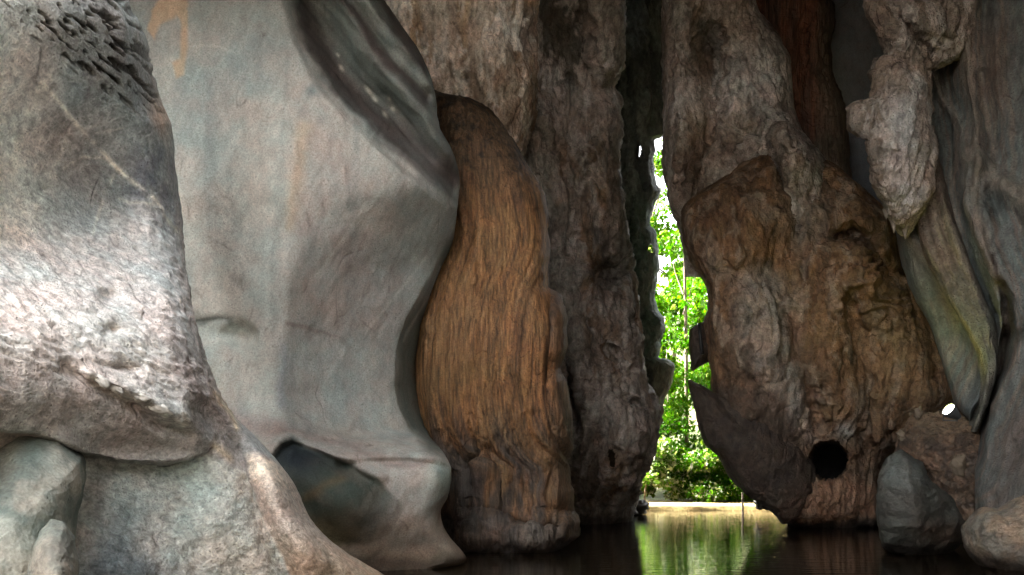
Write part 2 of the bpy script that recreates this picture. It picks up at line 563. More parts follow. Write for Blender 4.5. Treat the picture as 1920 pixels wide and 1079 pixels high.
def vault_and_blockers():
    yy, aa = np.meshgrid(np.linspace(9.2, 23.6, 50), np.linspace(-0.12, PI + 0.12, 90), indexing='ij')
    roof = 8.4 + 0.40 * yy
    half = 11.5 + 0.12 * yy
    x = 0.6 - half * np.cos(aa)
    z = np.where(np.sin(aa) < 0, -1.5, np.sin(aa) * roof)
    rock_shell('unseen_rock_roof', x, yy, z, 'dark vaulted rock ceiling of the far half of the cave', 0.6)
    yy, zz = np.meshgrid(np.linspace(-1.5, 23.6, 60), np.linspace(-1.6, 27, 60), indexing='ij')
    rock_shell('added_cliff', -9.0 - 0.10 * zz - 0.02 * yy + 0 * yy, yy, zz, 'high unseen rock face added on the left to keep out the sun', 0.8)
    yy, zz = np.meshgrid(np.linspace(-6, 13.5, 50), np.linspace(-1.6, 8.0, 30), indexing='ij')
    rock_shell('added_cliff', 9.6 + 0.15 * zz + 0 * yy, yy, zz, 'lower unseen rock flank added on the right to shape the light', 0.6)
    xx, yy = np.meshgrid(np.linspace(-1.2, 13, 44), np.linspace(-7, 13.5, 50), indexing='ij')
    rock_shell('unseen_rock_roof', xx, yy, 10.2 - 0.012 * (xx - 6) ** 2 + 0.02 * yy + 0.9 * sst(3, -1.2, xx), 'unseen rock roof added over the right half of the near cave to block skylight', 0.5)
    xx, yy = np.meshgrid(np.linspace(-11, 0.6, 40), np.linspace(6.9, 11, 24), indexing='ij')
    rock_shell('unseen_rock_roof', xx, yy, 9.0 + 0.25 * (yy - 6.9) + 0 * xx, 'unseen rock roof added over the left wall to shade its top', 0.4)
    xx, zz = np.meshgrid(np.linspace(1.0, 13, 40), np.linspace(-1.6, 11, 30), indexing='ij')
    rock_shell('added_cliff', xx, -7 + 0.1 * zz, zz, 'unseen rock flank added behind the viewer on the right to block skylight', 0.5)
    xx, zz = np.meshgrid(np.linspace(-12, 1.2, 40), np.linspace(-1.6, 7, 30), indexing='ij')
    rock_shell('added_cliff', xx, -6.5 - 0.3 * zz, zz, 'lower unseen rock flank added behind the viewer on the left to block low skylight', 0.5)


vault_and_blockers()


def end_sheet(name, y0, y1, xl, xr, D, label, base=(0.10, 0.085, 0.07)):
    def det(c): return 0.35 * fbm(c.X * 0.5, c.Y * 0.5, c.Z * 0.3, 4) + 0.08 * fbm(c.X * 2, c.Y * 2, c.Z * 1, 3)
    def colf(c): return fade(c, base, tuple(v * 0.6 for v in base), sst(-0.2, 0.3, fbm(c.X * 0.6, c.Y, c.Z * 0.3, 3)))
    o = rock_rows(name, y0, y1, xl, xr, lambda x, y, u: D, det, colf, M_DARK, 12.0, (0, 0), (0, 0), 0.8, 0.8)
    return tag(o, label, kind='structure')


end_sheet('cave_wall', -500, 980, [(-500, -700), (980, -700)], [(-500, 1210), (700, 1190), (980, 1150)], 23.0, 'dark far rock wall left of the exit')
end_sheet('cave_wall', -500, 990, [(-500, 1290), (400, 1330), (600, 1400), (760, 1420), (820, 1500), (990, 1520)], [(-500, 2700), (990, 2700)], 23.2, 'dark far rock wall right of the exit')


# ================================================================== ROCKS ON THE LEFT
def scal(c, k=1.0, ang=-22, fx=5.0, fy=13.0):
    """small water-cut scallops, longer across than high, slanting"""
    a = radians(ang)
    p = c.X * math.cos(a) * 0.6 + c.Y * math.cos(a) * 0.8 + c.Z * math.sin(a)
    q = -c.X * math.sin(a) * 0.6 - c.Y * math.sin(a) * 0.8 + c.Z * math.cos(a)
    w = 0.5 * perlin(p * 3, q * 3, 2.0)
    return k * (1 - 2 * np.abs(perlin(p * fx + w, q * fy + w, 5.0))) * 0.6 + k * 0.7 * perlin(p * fx * 1.9, q * fy * 1.9, 9.0)


# ---- big rock at the left edge
LEDGE = [(-260, 790), (-40, 800), (60, 812), (120, 832), (165, 852), (230, 866), (300, 868), (350, 862), (385, 846), (400, 825)]
GROOVE = [(380, 770), (410, 800), (440, 830), (465, 880), (480, 940), (510, 1010), (545, 1090), (600, 1200)]
PITS = [(-40, -40), (220, -160), (250, 20), (290, 130), (316, 190), (290, 215), (215, 190), (120, 110), (30, 30)]
VEIN1 = [(72, 150), (140, 225), (205, 300), (260, 352), (300, 385), (335, 432)]
VEIN2 = [(118, 118), (72, 175), (42, 245), (20, 330)]
VEIN3 = [(205, 300), (150, 296), (120, 318)]
VEIN4 = [(215, 330), (195, 375), (172, 440)]


def A_depth(x, y, u):
    D = 6.0 + 0.0040 * x
    D = D + prof([(-160, -0.35), (0, -0.35), (200, 0.0), (380, 0.30), (450, 0.22), (640, -0.62), (740, -0.75), (800, -0.66), (858, -0.48), (1000, -0.66), (1200, -0.95)], y)
    # under the lip the lower rock sits further in
    d, s, _ = pdist(x, y, LEDGE)
    under = sst(-3, 5, np.where(s < 0, d, -d)) * sst(425, 330, x)
    D = D + 0.22 * under * np.exp(-np.maximum(y - 850, 0) / 120.0)
    D = D - 0.10 * line(x, y - 14, [(120, 820), (165, 852), (230, 866), (300, 868), (350, 862)], 16) * (1 - under)
    # hollow in the upper face
    D = D + 0.12 * gau(x, y, 190, 330, 110, 90, 30)
    # shoulder ridge running down the right side and the groove beside it
    D = D + 0.22 * line(x, y, GROOVE, 16)
    D = D - 0.25 * gau(x, y, 510, 900, 30, 60, -25) - 0.3 * gau(x, y, 590, 1020, 70, 60, 35)
    # cracked seam with crusts
    D = D + 0.10 * line(x, y, [(120, 690), (200, 735), (250, 760), (300, 795), (350, 812)], 9)
    D = D - 0.10 * line(x, y, [(170, 705), (215, 722), (262, 742), (310, 768), (350, 785)], 12)
    D = D + 0.14 * gau(x, y, 205, 560, 16, 12) + 0.12 * gau(x, y, 208, 622, 14, 10) + 0.10 * gau(x, y, 228, 690, 22, 7)
    D = D + 0.08 * gau(x, y, 80, 355, 14, 12) - 0.05 * gau(x, y, 82, 385, 16, 12)
    return D


def A_detail(c):
    x, y = c.px, c.py
    d = 0.07 * fbm(c.X * 0.9, c.Y * 0.9, c.Z * 0.9, 3) + 0.018 * fbm(c.X * 4, c.Y * 4, c.Z * 4, 3)
    sc_m = sst(400, 470, y + 0.12 * x - 40 * perlin(x * 0.01, y * 0.01, 3.0)) * (1 - 0.75 * sst(640, 760, y - 0.25 * x + 40))
    d = d + scal(c, 0.030) * sc_m
    low = inside(x, y, [(165, 860), (385, 850), (470, 900), (540, 1079), (560, 1200), (100, 1200)], 15)
    d = d + low * 0.022 * fbm(c.X * 9, c.Y * 9, c.Z * 9, 3)
    # slanting pits near the top
    pm = inside(x, y, PITS, 26)
    a = radians(42)
    p = (x * math.cos(a) + y * math.sin(a)); q = (-x * math.sin(a) + y * math.cos(a))
    n = perlin(p * 0.030 + 0.4 * perlin(x * .03, y * .03, 2.), q * 0.115, 1.5) + 0.5 * perlin(p * 0.07, q * 0.2, 7.5)
    c.pit = pm * sst(0.10, 0.42, n - 0.25 + 0.45 * gau(x, y, 215, 95, 55, 110, -32))
    d = d - 0.055 * c.pit + 0.01 * line(x, y, VEIN1, 3)
    c.scm = sc_m
    return d


def A_color(c):
    x, y = c.px, c.py
    xw = x + 16 * fbm(x * 0.012, y * 0.012, 2.2, 4); yw = y + 16 * fbm(x * 0.012, y * 0.012, 6.6, 4)
    col = fade(c, (0.335, 0.35, 0.34), (0.245, 0.265, 0.268), sst(-0.3, 0.4, fbm(c.X * 1.1, c.Y * 1.1, c.Z * 1.1, 4)))
    col = lerp3(col, (0.60, 0.57, 0.52), sst(150, 10, xw - 0.05 * yw))
    col = lerp3(col, (0.17, 0.175, 0.175), 0.6 * sst(-0.3, 0.3, fbm(c.X * 2, c.Y * 2, c.Z * 2, 4, 0.6)) * inside(xw, yw, [(100, 250), (130, 230), (230, 230), (330, 330), (345, 470), (345, 560), (300, 500), (200, 420), (120, 400), (80, 320)], 40))  # shade of the overhanging upper hollow put into the colour
    col = lerp3(col, (0.12, 0.13, 0.165), 0.7 * sst(-0.4, 0.2, fbm(c.X * 3 + 5, c.Y * 3, c.Z * 3, 4, 0.6)) * inside(xw, yw, [(255, 250), (320, 280), (348, 420), (350, 520), (310, 520), (240, 400)], 22))
    col = lerp3(col, (0.30, 0.24, 0.21), 0.5 * gau(x, y, 110, 255, 45, 45))
    # paler scalloped belt, brightness of its upward face put into the colour, mauve brown below
    belt = c.scm
    col = lerp3(col, (0.53, 0.51, 0.50), 0.85 * belt)
    col = lerp3(col, (0.50, 0.43, 0.39), 0.5 * inside(xw, yw, [(-200, 520), (150, 560), (330, 640), (360, 720), (200, 760), (-200, 740)], 60))
    col = lerp3(col, (0.36, 0.30, 0.27), 0.72 * inside(xw, yw, [(-260, 650), (60, 660), (200, 730), (360, 800), (460, 880), (400, 850), (300, 880), (160, 870), (40, 820), (-260, 770)], 38))
    col = lerp3(col, (0.20, 0.16, 0.15), 0.6 * line(xw, yw, [(330, 640), (370, 720), (430, 800), (470, 870), (490, 950), (540, 1060)], 22))
    # scallop speckle: lit and shaded relief put into the colour
    sp = scal(c, 1.0, -22, 6, 15)
    col = col * (1 + 0.30 * (sp * belt))[..., None]
    # lower rock: grey green with beige
    low = inside(xw, yw, [(165, 868), (300, 872), (385, 852), (470, 900), (540, 1090), (560, 1210), (80, 1210)], 6)
    lc = fade(c, (0.46, 0.45, 0.415), (0.33, 0.37, 0.35), sst(-0.25, 0.3, fbm(c.X * 2.5, c.Y * 2.5, c.Z * 2.5, 4)))
    lc = lerp3(lc, (0.40, 0.45, 0.42), 0.6 * gau(xw, yw, 350, 960, 35, 80, 10) + 0.6 * gau(xw, yw, 370, 880, 40, 25))
    lc = lerp3(lc, (0.14, 0.155, 0.16), 0.85 * gau(xw, yw, 215, 1040, 35, 70, 25) + 0.8 * gau(xw, yw, 265, 1070, 60, 20))
    lc = lerp3(lc, (0.10, 0.09, 0.08), 0.5 * gau(xw, yw, 190, 930, 12, 60, 12))
    lc = lerp3(lc, (0.42, 0.33, 0.26), 0.6 * gau(xw, yw, 440, 1050, 60, 50))
    col = col * (1 - low[..., None]) + lc * low[..., None]
    # tongue on the right
    tg = inside(xw, yw, [(470, 850), (540, 880), (580, 960), (660, 1040), (740, 1085), (800, 1200), (600, 1200), (520, 1040), (490, 950)], 7)
    tc = fade(c, (0.42, 0.355, 0.31), (0.34, 0.255, 0.19), sst(960, 1070, y))
    tc = lerp3(tc, (0.62, 0.54, 0.45), gau(xw, yw, 500, 885, 26, 22, 35))
    col = col * (1 - tg[..., None]) + tc * tg[..., None]
    # mineral veins and crusts
    for v, wd, k in ((VEIN1, 3.2, 0.85), (VEIN2, 7.5, 0.65), (VEIN3, 2.2, 0.45), (VEIN4, 2.2, 0.4), ([(130, 260), (95, 330), (60, 410)], 3, 0.3), ([(200, 360), (245, 380), (290, 385)], 2, 0.4), ([(175, 250), (250, 240)], 1.6, 0.35)):
        col = lerp3(col, (0.66, 0.63, 0.56), min(1.0, 1.3 * k) * line(xw * 0.35 + x * 0.65, yw * 0.35 + y * 0.65, v, wd) * sst(-0.5, 0.1, fbm(c.X * 6, c.Y * 6, c.Z * 6, 2)))
    cr = line(x, y, [(178, 712), (215, 726), (262, 745), (312, 772), (345, 790)], 9) * sst(-0.1, 0.25, fbm(c.X * 7, c.Y * 7, c.Z * 7, 3))
    col = lerp3(col, (0.72, 0.69, 0.63), cr)
    col = lerp3(col, (0.42, 0.30, 0.22), 0.8 * gau(xw, yw, 308, 215, 12, 32, -10))
    col = lerp3(col, (0.60, 0.50, 0.36), 0.8 * line(xw, yw, [(415, 740), (430, 775), (445, 800)], 5) + 0.7 * line(xw, yw, [(405, 838), (425, 858)], 6))
    # darker colour in the pits
    col = lerp3(col, (0.03, 0.025, 0.022), 0.9 * c.pit)
    col = lerp3(col, (0.20, 0.185, 0.17), 0.45 * inside(xw, yw, PITS, 30) * (1 - c.pit))
    return col


A = rock_rows('limestone_rock', -160, 1200, [(-160, -260), (1200, -260)],
              [(-160, 205), (0, 240), (60, 268), (150, 290), (185, 300), (240, 325), (300, 328), (400, 340), (500, 348), (600, 365), (660, 385), (740, 415), (780, 440), (830, 485), (880, 530), (910, 552), (960, 575), (1000, 605), (1040, 650), (1079, 715), (1140, 800), (1200, 850)],
              A_depth, A_detail, A_color, M_SCAL, 2.7, (0, 0), (70, 0.75), 0, 1.6, 2.0, gain=1.2)
tag(A, 'big pale scalloped limestone rock with white veins at the left edge', 'rock')

# ---- small rounded boulder in the bottom left corner, and the knob in front of it
def C_detail(c): return 0.03 * fbm(c.X * 2, c.Y * 2, c.Z * 2, 3) + 0.012 * fbm(c.X * 9, c.Y * 9, c.Z * 9, 3)


def C_color(c):
    x, y = c.px, c.py
    col = fade(c, (0.17, 0.20, 0.18), (0.38, 0.37, 0.32), sst(-0.2, 0.35, fbm(c.X * 3, c.Y * 3, c.Z * 3, 4) + 0.002 * (y - 930)))
    col = lerp3(col, (0.46, 0.45, 0.39), 0.75 * gau(x, y, 105, 850, 16, 38, 12) + 0.5 * gau(x, y, 20, 850, 30, 14, -55))
    col = lerp3(col, (0.06, 0.05, 0.045), 0.8 * gau(x, y, 145, 850, 16, 9, 50))
    return col


Cb = rock_dome('boulder', [(-160, 900), (-60, 845), (0, 828), (40, 802), (80, 797), (120, 820), (158, 858), (160, 900), (150, 960), (140, 1030), (140, 1110), (100, 1200), (-160, 1200)], (0, 1010), 5.05, 0.85, C_detail, C_color, M_SMOOTH, 2.8, (0.0014, -0.0012), 2.4)
tag(Cb, 'dark greenish rounded boulder with a pale streak in the bottom left corner', 'boulder')
Ck = rock_dome('boulder', [(60, 1030), (72, 990), (95, 970), (122, 978), (140, 1010), (146, 1060), (150, 1150), (100, 1190), (40, 1150)], (98, 1075), 4.92, 0.36, C_detail,
               lambda c: fade(c, (0.25, 0.235, 0.20), (0.16, 0.165, 0.145), sst(-0.2, 0.3, fbm(c.X * 5, c.Y * 5, c.Z * 5, 4))), M_SMOOTH, 2.8, (0.001, -0.001), 2.2)
tag(Ck, 'small beige knob of rock at the bottom edge in front of the greenish boulder', 'boulder')

# ---- smooth grey wall with the scooped top
SCOOP = [(520, -170), (545, 0), (560, 60), (600, 150), (650, 203), (700, 245), (770, 312), (855, 372), (880, 300), (850, 160), (800, 60), (760, -60), (740, -170)]
HOLL = [(512, 850), (525, 828), (548, 822), (600, 842), (660, 870), (715, 900), (752, 945), (765, 985), (735, 1012), (660, 1024), (600, 1020), (540, 1000), (500, 960), (480, 900)]


LIP = [(440, 900), (500, 860), (525, 830), (548, 822), (600, 842), (660, 870), (715, 900), (752, 945), (775, 990), (785, 1040)]


def B_depth(x, y, u):
    D = 10.6 + 0.0006 * (x - 545)
    sh = 0.35 + 0.65 * sst(330, 520, y)
    xr_ = prof([(-160, 565), (100, 575), (300, 560), (450, 548), (560, 538), (700, 530), (820, 528), (1100, 520)], y)
    e = x - xr_
    soft = np.sqrt(e * e + (10 + 70 * (1 - sst(330, 520, y))) ** 2)
    neg = (soft - e) / 2; pos = (soft + e) / 2
    D = D + (0.35 + 0.65 * sst(250, 520, y)) * (1 - 0.8 * sst(800, 860, y)) * (0.0012 * neg) + (1 - 0.8 * sst(800, 860, y)) * (0.0010 * pos + 0.80 * sst(330, 520, y) * (1 - np.exp(-pos / 110.0)) + 0.0000105 * pos * pos) * (1 - 0.45 * sst(420, 250, y))
    D = D + prof([(-160, 0.40), (0, 0.28), (200, 0.14), (340, 0.08), (500, 0.10), (640, 0.17), (730, 0.15), (800, -0.06), (850, -0.32), (900, -0.45), (960, -0.36), (1050, -0.1), (1120, 0.1)], y)
    # turning away on the right between the waist and the ledge
    tr = [(905, 300), (862, 420), (800, 520), (760, 600), (742, 660), (738, 720), (750, 770), (785, 830), (830, 862)]
    d, s, _ = pdist(x, y, tr)
    right = np.where(s > 0, d, 0) * sst(880, 845, y)
    D = D + 1.1 * (1 - np.exp(-right / 55.0)) * sst(380, 520, y)
    # nose on the right at mid height
    D = D - 0.2 * gau(x, y, 800, 360, 80, 90)
    # scooped overhang at the upper right, with its inner ribs
    m = inside(x, y, SCOOP, 20)
    ds, _, _ = pdist(x, y, [(545, 0), (560, 60), (600, 150), (650, 203), (700, 245), (770, 312), (850, 372)])
    D = D + m * (0.30 + 0.5 * np.exp(-((ds - 45) / 40.0) ** 2))
    D = D - m * 0.30 * line(x, y, [(610, -120), (650, 0), (700, 95), (765, 180), (840, 290)], 18)
    D = D - m * 0.18 * line(x, y, [(690, 0), (730, 60), (790, 120), (830, 200)], 9)
    D = D + m * 0.18 * line(x, y, [(640, -20), (690, 50), (745, 130), (800, 180)], 8)
    D = D + 0.07 * line(x, y, [(700, 245), (740, 300), (790, 340), (840, 380)], 5)
    # socket hollow
    D = D + 0.24 * np.maximum(0, 1 - ((x - 448) / 40.0) ** 2 - ((y - 631) / 30.0) ** 2) ** 0.8 * (0.8 + 0.012 * (x - 448)) + 0.03 * line(x, y, [(370, 606), (415, 596), (462, 604)], 4)
    D = D + 0.12 * gau(x, y, 390, 625, 45, 20)
    # ledge lip and the smooth hollow under it
    D = D + 0.10 * line(x, y, [(640, 872), (700, 868), (760, 866), (800, 870), (835, 876)], 6)
    dl, sl, al = pdist(x, y, LIP)
    below = np.where(sl < 0, dl, 0)
    D = D + 0.20 * sst(0, 14, below) * np.exp(-(below / 26.0) ** 2) * (x > 460) * (1 - sst(0.48, 0.80, al))
    D = D - 0.26 * gau(x, y, 640, 945, 75, 42, 32)
    D = D - 0.06 * line(x, y, [(515, 836), (545, 816), (600, 834), (665, 864), (720, 896)], 6)
    D = D + 0.012 * line(x, y, [(540, 612), (600, 630), (660, 655)], 5)
    return D


def B_detail(c):
    x, y = c.px, c.py
    d = 0.06 * fbm(c.X * 0.8, c.Y * 0.8, c.Z * 0.8, 3) + 0.012 * fbm(c.X * 5, c.Y * 5, c.Z * 5, 3)
    a = radians(62)
    p = x * math.cos(a) - y * math.sin(a); q = x * math.sin(a) + y * math.cos(a)
    d = d + 0.006 * perlin(p * 0.012, q * 0.11, 4.4)
    m = inside(x, y, SCOOP, 10)
    a = radians(48)
    p = x * math.cos(a) + y * math.sin(a); q = -x * math.sin(a) + y * math.cos(a)
    d = d + m * 0.03 * perlin(p * 0.012, q * 0.09, 2.4)
    return d


def B_color(c):
    x, y = c.px, c.py
    xw = x + 14 * fbm(x * 0.012, y * 0.012, 12.2, 4); yw = y + 14 * fbm(x * 0.012, y * 0.012, 16.6, 4)
    col = fade(c, (0.345, 0.33, 0.295), (0.27, 0.288, 0.272), sst(-0.3, 0.35, fbm(c.X * 0.9, c.Y * 0.9, c.Z * 0.9, 4)))
    col = lerp3(col, (0.60, 0.565, 0.50), 0.8 * gau(xw, yw, 490, 370, 85, 120))  # pale sheen down the middle put into the colour
    col = lerp3(col, (0.36, 0.30, 0.27), 0.6 * inside(xw, yw, [(560, 60), (640, 230), (780, 360), (760, 520), (720, 640), (560, 640), (550, 420)], 50))
    col = lerp3(col, (0.54, 0.53, 0.485), 0.65 * inside(xw, yw, [(400, 420), (540, 420), (528, 790), (470, 790), (430, 690), (380, 560)], 40))  # lit plane left of the crease brightened in the colour
    col = lerp3(col, (0.23, 0.245, 0.235), 0.6 * sst(330, 260, xw) + 0.5 * gau(xw, yw, 820, 400, 60, 110) + 0.6 * gau(xw, yw, 690, 500, 60, 45, -40))
    col = lerp3(col, (0.19, 0.195, 0.185), 0.65 * sst(190, -60, y))  # shade towards the top put into the colour
    col = lerp3(col, (0.47, 0.32, 0.19), 0.45 * line(xw, yw, [(572, 235), (562, 300), (548, 370), (545, 420)], 9))
    col = lerp3(col, (0.23, 0.24, 0.30), 0.5 * line(xw, yw, [(533, 650), (530, 700), (530, 760)], 6))
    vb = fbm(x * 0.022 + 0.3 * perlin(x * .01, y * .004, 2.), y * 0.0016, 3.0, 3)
    col = lerp3(col, (0.225, 0.20, 0.188), (0.50 + 0.35 * vb) * inside(x + 5 * vb, yw, [(552, 400), (700, 440), (790, 500), (760, 620), (735, 740), (640, 780), (536, 770), (540, 560)], 12))  # mineral streaks; shade right of the crease also put into the colour
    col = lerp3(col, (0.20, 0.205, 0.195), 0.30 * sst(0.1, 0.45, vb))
    # scratches
    a = radians(62)
    p = x * math.cos(a) - y * math.sin(a); q = x * math.sin(a) + y * math.cos(a)
    st = perlin(p * 0.008, q * 0.16, 3.0) + 0.6 * perlin(p * 0.015, q * 0.3, 8.0)
    col = col * (1 + 0.10 * st)[..., None]
    # dark bands of the scoop, overhang shade put into the colour
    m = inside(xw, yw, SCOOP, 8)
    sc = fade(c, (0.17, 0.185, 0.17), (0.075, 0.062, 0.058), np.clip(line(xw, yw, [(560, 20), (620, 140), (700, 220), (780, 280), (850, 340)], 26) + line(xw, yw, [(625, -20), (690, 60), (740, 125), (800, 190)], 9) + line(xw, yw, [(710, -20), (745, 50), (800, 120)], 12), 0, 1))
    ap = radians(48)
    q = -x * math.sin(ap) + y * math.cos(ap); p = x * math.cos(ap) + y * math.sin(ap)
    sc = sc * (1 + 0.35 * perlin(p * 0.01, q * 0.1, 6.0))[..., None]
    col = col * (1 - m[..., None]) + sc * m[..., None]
    for (cx, cy, s1, s2) in ((634, 104, 4, 3), (640, 129, 6, 4), (722, 214, 7, 4), (728, 187, 4, 3), (690, 170, 3, 10), (702, 185, 3, 8), (735, 205, 3, 6)):
        col = lerp3(col, (0.5, 0.46, 0.39), 0.8 * gau(x, y, cx, cy, 0.7 * s1, 0.6 * s2, 60 if s2 < 6 else -40))
    col = lerp3(col, (0.14, 0.17, 0.17), 0.7 * gau(x, y, 585, 172, 9, 8)) 
    col = lerp3(col, (0.12, 0.11, 0.105), 0.7 * line(xw, yw, [(690, 225), (712, 262), (760, 305), (815, 345)], 4))
    # socket, hairline cracks, ledge stain
    col = lerp3(col, (0.12, 0.12, 0.11), 0.7 * line(xw, yw, [(365, 606), (405, 596), (430, 600)], 4))
    col = lerp3(col, (0.16, 0.12, 0.11), 0.6 * line(xw, yw, [(540, 606), (590, 620), (640, 640), (680, 662)], 3))
    col = lerp3(col, (0.24, 0.18, 0.165), 0.75 * line(xw, yw, [(420, 790), (520, 805), (620, 838), (700, 862), (800, 868)], 15))
    col = lerp3(col, (0.36, 0.375, 0.355), 0.6 * inside(xw, yw, [(540, 640), (700, 640), (730, 760), (790, 850), (640, 800), (540, 790)], 30))
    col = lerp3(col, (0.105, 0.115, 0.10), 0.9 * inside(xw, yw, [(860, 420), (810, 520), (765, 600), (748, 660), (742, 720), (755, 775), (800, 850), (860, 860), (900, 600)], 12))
    # base: rim grey pink, hollow dark green with brown
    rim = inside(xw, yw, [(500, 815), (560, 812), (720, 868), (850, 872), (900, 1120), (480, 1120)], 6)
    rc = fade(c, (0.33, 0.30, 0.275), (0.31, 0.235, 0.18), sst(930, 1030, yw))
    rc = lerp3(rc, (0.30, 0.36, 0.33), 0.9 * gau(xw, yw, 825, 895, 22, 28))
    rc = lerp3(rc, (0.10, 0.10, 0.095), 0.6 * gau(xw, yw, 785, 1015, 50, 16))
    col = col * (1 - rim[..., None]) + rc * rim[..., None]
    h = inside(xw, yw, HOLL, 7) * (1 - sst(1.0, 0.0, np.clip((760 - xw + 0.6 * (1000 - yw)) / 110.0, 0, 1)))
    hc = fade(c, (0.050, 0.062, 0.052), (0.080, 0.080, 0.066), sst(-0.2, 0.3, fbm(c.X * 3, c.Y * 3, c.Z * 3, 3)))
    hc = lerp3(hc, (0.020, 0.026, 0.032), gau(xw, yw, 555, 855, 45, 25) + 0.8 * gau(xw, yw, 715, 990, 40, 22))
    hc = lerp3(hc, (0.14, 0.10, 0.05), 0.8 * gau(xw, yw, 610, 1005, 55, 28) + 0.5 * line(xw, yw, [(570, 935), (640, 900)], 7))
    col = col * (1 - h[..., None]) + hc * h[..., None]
    # orange flake at the upper left
    fl = np.clip(inside(xw, yw, [(272, 60), (285, 15), (310, -20), (345, -20), (348, 40), (330, 25), (300, 45), (285, 80)], 4) + inside(x, y, [(340, 20), (350, 20), (352, 90), (345, 140), (330, 148), (323, 118), (338, 110)], 4), 0, 1)
    col = lerp3(col, (0.42, 0.29, 0.19), 0.85 * fl)
    for v in ([(360, 85), (400, 85), (440, 98)], [(340, 285), (365, 305), (390, 330)], [(620, 480), (740, 330)], [(690, 620), (800, 480)], [(590, 520), (690, 380)], [(760, 640), (800, 560), (825, 500)]):
        col = lerp3(col, (0.46, 0.44, 0.40), 0.35 * line(xw * 0.3 + x * 0.7, yw * 0.3 + y * 0.7, v, 2.0))
    return col


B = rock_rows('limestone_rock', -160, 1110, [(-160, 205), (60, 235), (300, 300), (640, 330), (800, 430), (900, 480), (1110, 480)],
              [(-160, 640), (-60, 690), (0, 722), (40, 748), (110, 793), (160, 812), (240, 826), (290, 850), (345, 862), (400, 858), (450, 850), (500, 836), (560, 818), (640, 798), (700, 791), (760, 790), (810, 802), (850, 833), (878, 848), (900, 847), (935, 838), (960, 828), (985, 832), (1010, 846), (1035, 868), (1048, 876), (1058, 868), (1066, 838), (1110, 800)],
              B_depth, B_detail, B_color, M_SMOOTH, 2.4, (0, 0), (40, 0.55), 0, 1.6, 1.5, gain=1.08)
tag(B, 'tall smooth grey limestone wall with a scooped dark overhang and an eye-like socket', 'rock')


# ================================================================== MIDDLE OF THE CAVE
def flutes(c, f=2.4, fz=0.16, warp=0.35, o=3):
    wv = warp * perlin(c.X * 0.7, c.Y * 0.7, c.Z * 0.5) + 0.06 * perlin(c.X * 3, c.Y * 3, c.Z * 1.2)
    return 2 * billow((c.X + wv) * f, (c.Y + wv) * f * 0.6, c.Z * fz, o, 0.6) - 0.6


def rough(c, big=0.25, fl=0.10, lump=0.08, fine=0.03, f=2.4, fz=0.28, cav=0.16):
    d = big * fbm(c.X * 0.7, c.Y * 0.7, c.Z * 0.42, 2)
    patch = sst(-0.25, 0.25, fbm(c.X * 0.8 + 5, c.Y * 0.8, c.Z * 0.5, 2))
    brk = sst(-0.22, 0.22, fbm(c.X * 1.3 + 2, c.Y * 1.3, c.Z * 0.8 + 6, 3))
    d = d + fl * flutes(c, f, fz) * (0.25 + 0.75 * patch) * (0.25 + 0.95 * brk)
    wx = 0.22 * perlin(c.X * 2.3, c.Y * 2.3, c.Z * 1.6); wz = 0.3 * perlin(c.X * 2.1 + 9, c.Y * 2.1, c.Z * 1.4)
    d = d + lump * (2 * billow(c.X * 1.7 + wx, c.Y * 1.7, c.Z * 1.0 + wz, 4, 0.58) - 0.6) * (1.5 - 0.8 * patch)
    d = d + (1 - brk) * (0.6 * lump * billow(c.X * 3.6 + wx * 2, c.Y * 3.6, c.Z * 3.2 + wz * 2, 3, 0.6) + 0.03 * billow(c.X * 9, c.Y * 9, c.Z * 8, 2))
    h = fbm(c.X * 2.4 + 3, c.Y * 2.4, c.Z * 1.7, 3, 0.6)
    d = d - cav * sst(0.28, 0.62, h)
    d = d + 0.8 * big * (billow(c.X * 1.25 + wx, c.Y * 1.25, c.Z * 0.22 + 3, 2, 0.5) - 0.3)
    d = d + 0.55 * fine * (2 * billow(c.X * 6.5 + wx * 2, c.Y * 6.5, c.Z * 3.0 + wz * 2, 3, 0.6) - 0.6)
    return d


def flaky(c, col, pale=(0.30, 0.265, 0.24), dark=(0.06, 0.047, 0.04), kp=0.75, kd=0.7, sc=1.0, off=0.0):
    """crisp-edged pale calcite flakes and dark mineral streaks, longer than wide"""
    wx = 0.15 * perlin(c.X * 3, c.Y * 3, c.Z * 2)
    n = fbm((c.X + wx) * 2.6 * sc + off, c.Y * 2.0 * sc, c.Z * 0.8 * sc, 5, 0.66)
    m = fbm((c.X + wx) * 2.0 * sc + 40 + off, c.Y * 2.0, c.Z * 0.7 * sc, 5, 0.66)
    col = lerp3(col, pale, kp * sst(0.04, 0.20, n))
    return lerp3(col, dark, kd * sst(0.20, 0.40, m))


# ---- orange fluted column
def O_depth(x, y, u):
    D = 13.0 + prof([(150, 0.9), (200, 0.55), (300, 0.25), (450, 0.05), (650, -0.25), (780, -0.1), (850, 0.1), (940, 0.2), (980, 0.12), (1010, 0.05), (1040, 0.3), (1110, 0.7)], y - 0.10 * (x - 900) * sst(900, 960, y))
    D = D + 0.30 * line(x, y + 5 * perlin(x * 0.05, y * 0.01, 3.0), [(880, 957), (905, 952), (930, 956), (955, 968), (985, 984), (1010, 984), (1040, 990)], 4) + 0.2 * gau(x, y, 850, 1000, 14, 30)
    D = D - 0.22 * gau(x, y, 990, 1000, 60, 24)
    D = D + 0.3 * line(x, y, [(893, 820), (890, 860), (888, 930)], 5) + 0.12 * line(x, y, [(915, 840), (940, 900), (945, 950)], 9)
    D = D + 0.25 * gau(x, y, 1042, 960, 12, 12)
    D = D + 0.16 * line(x, y, [(1028, 560), (1024, 640), (1020, 720)], 5)
    return D


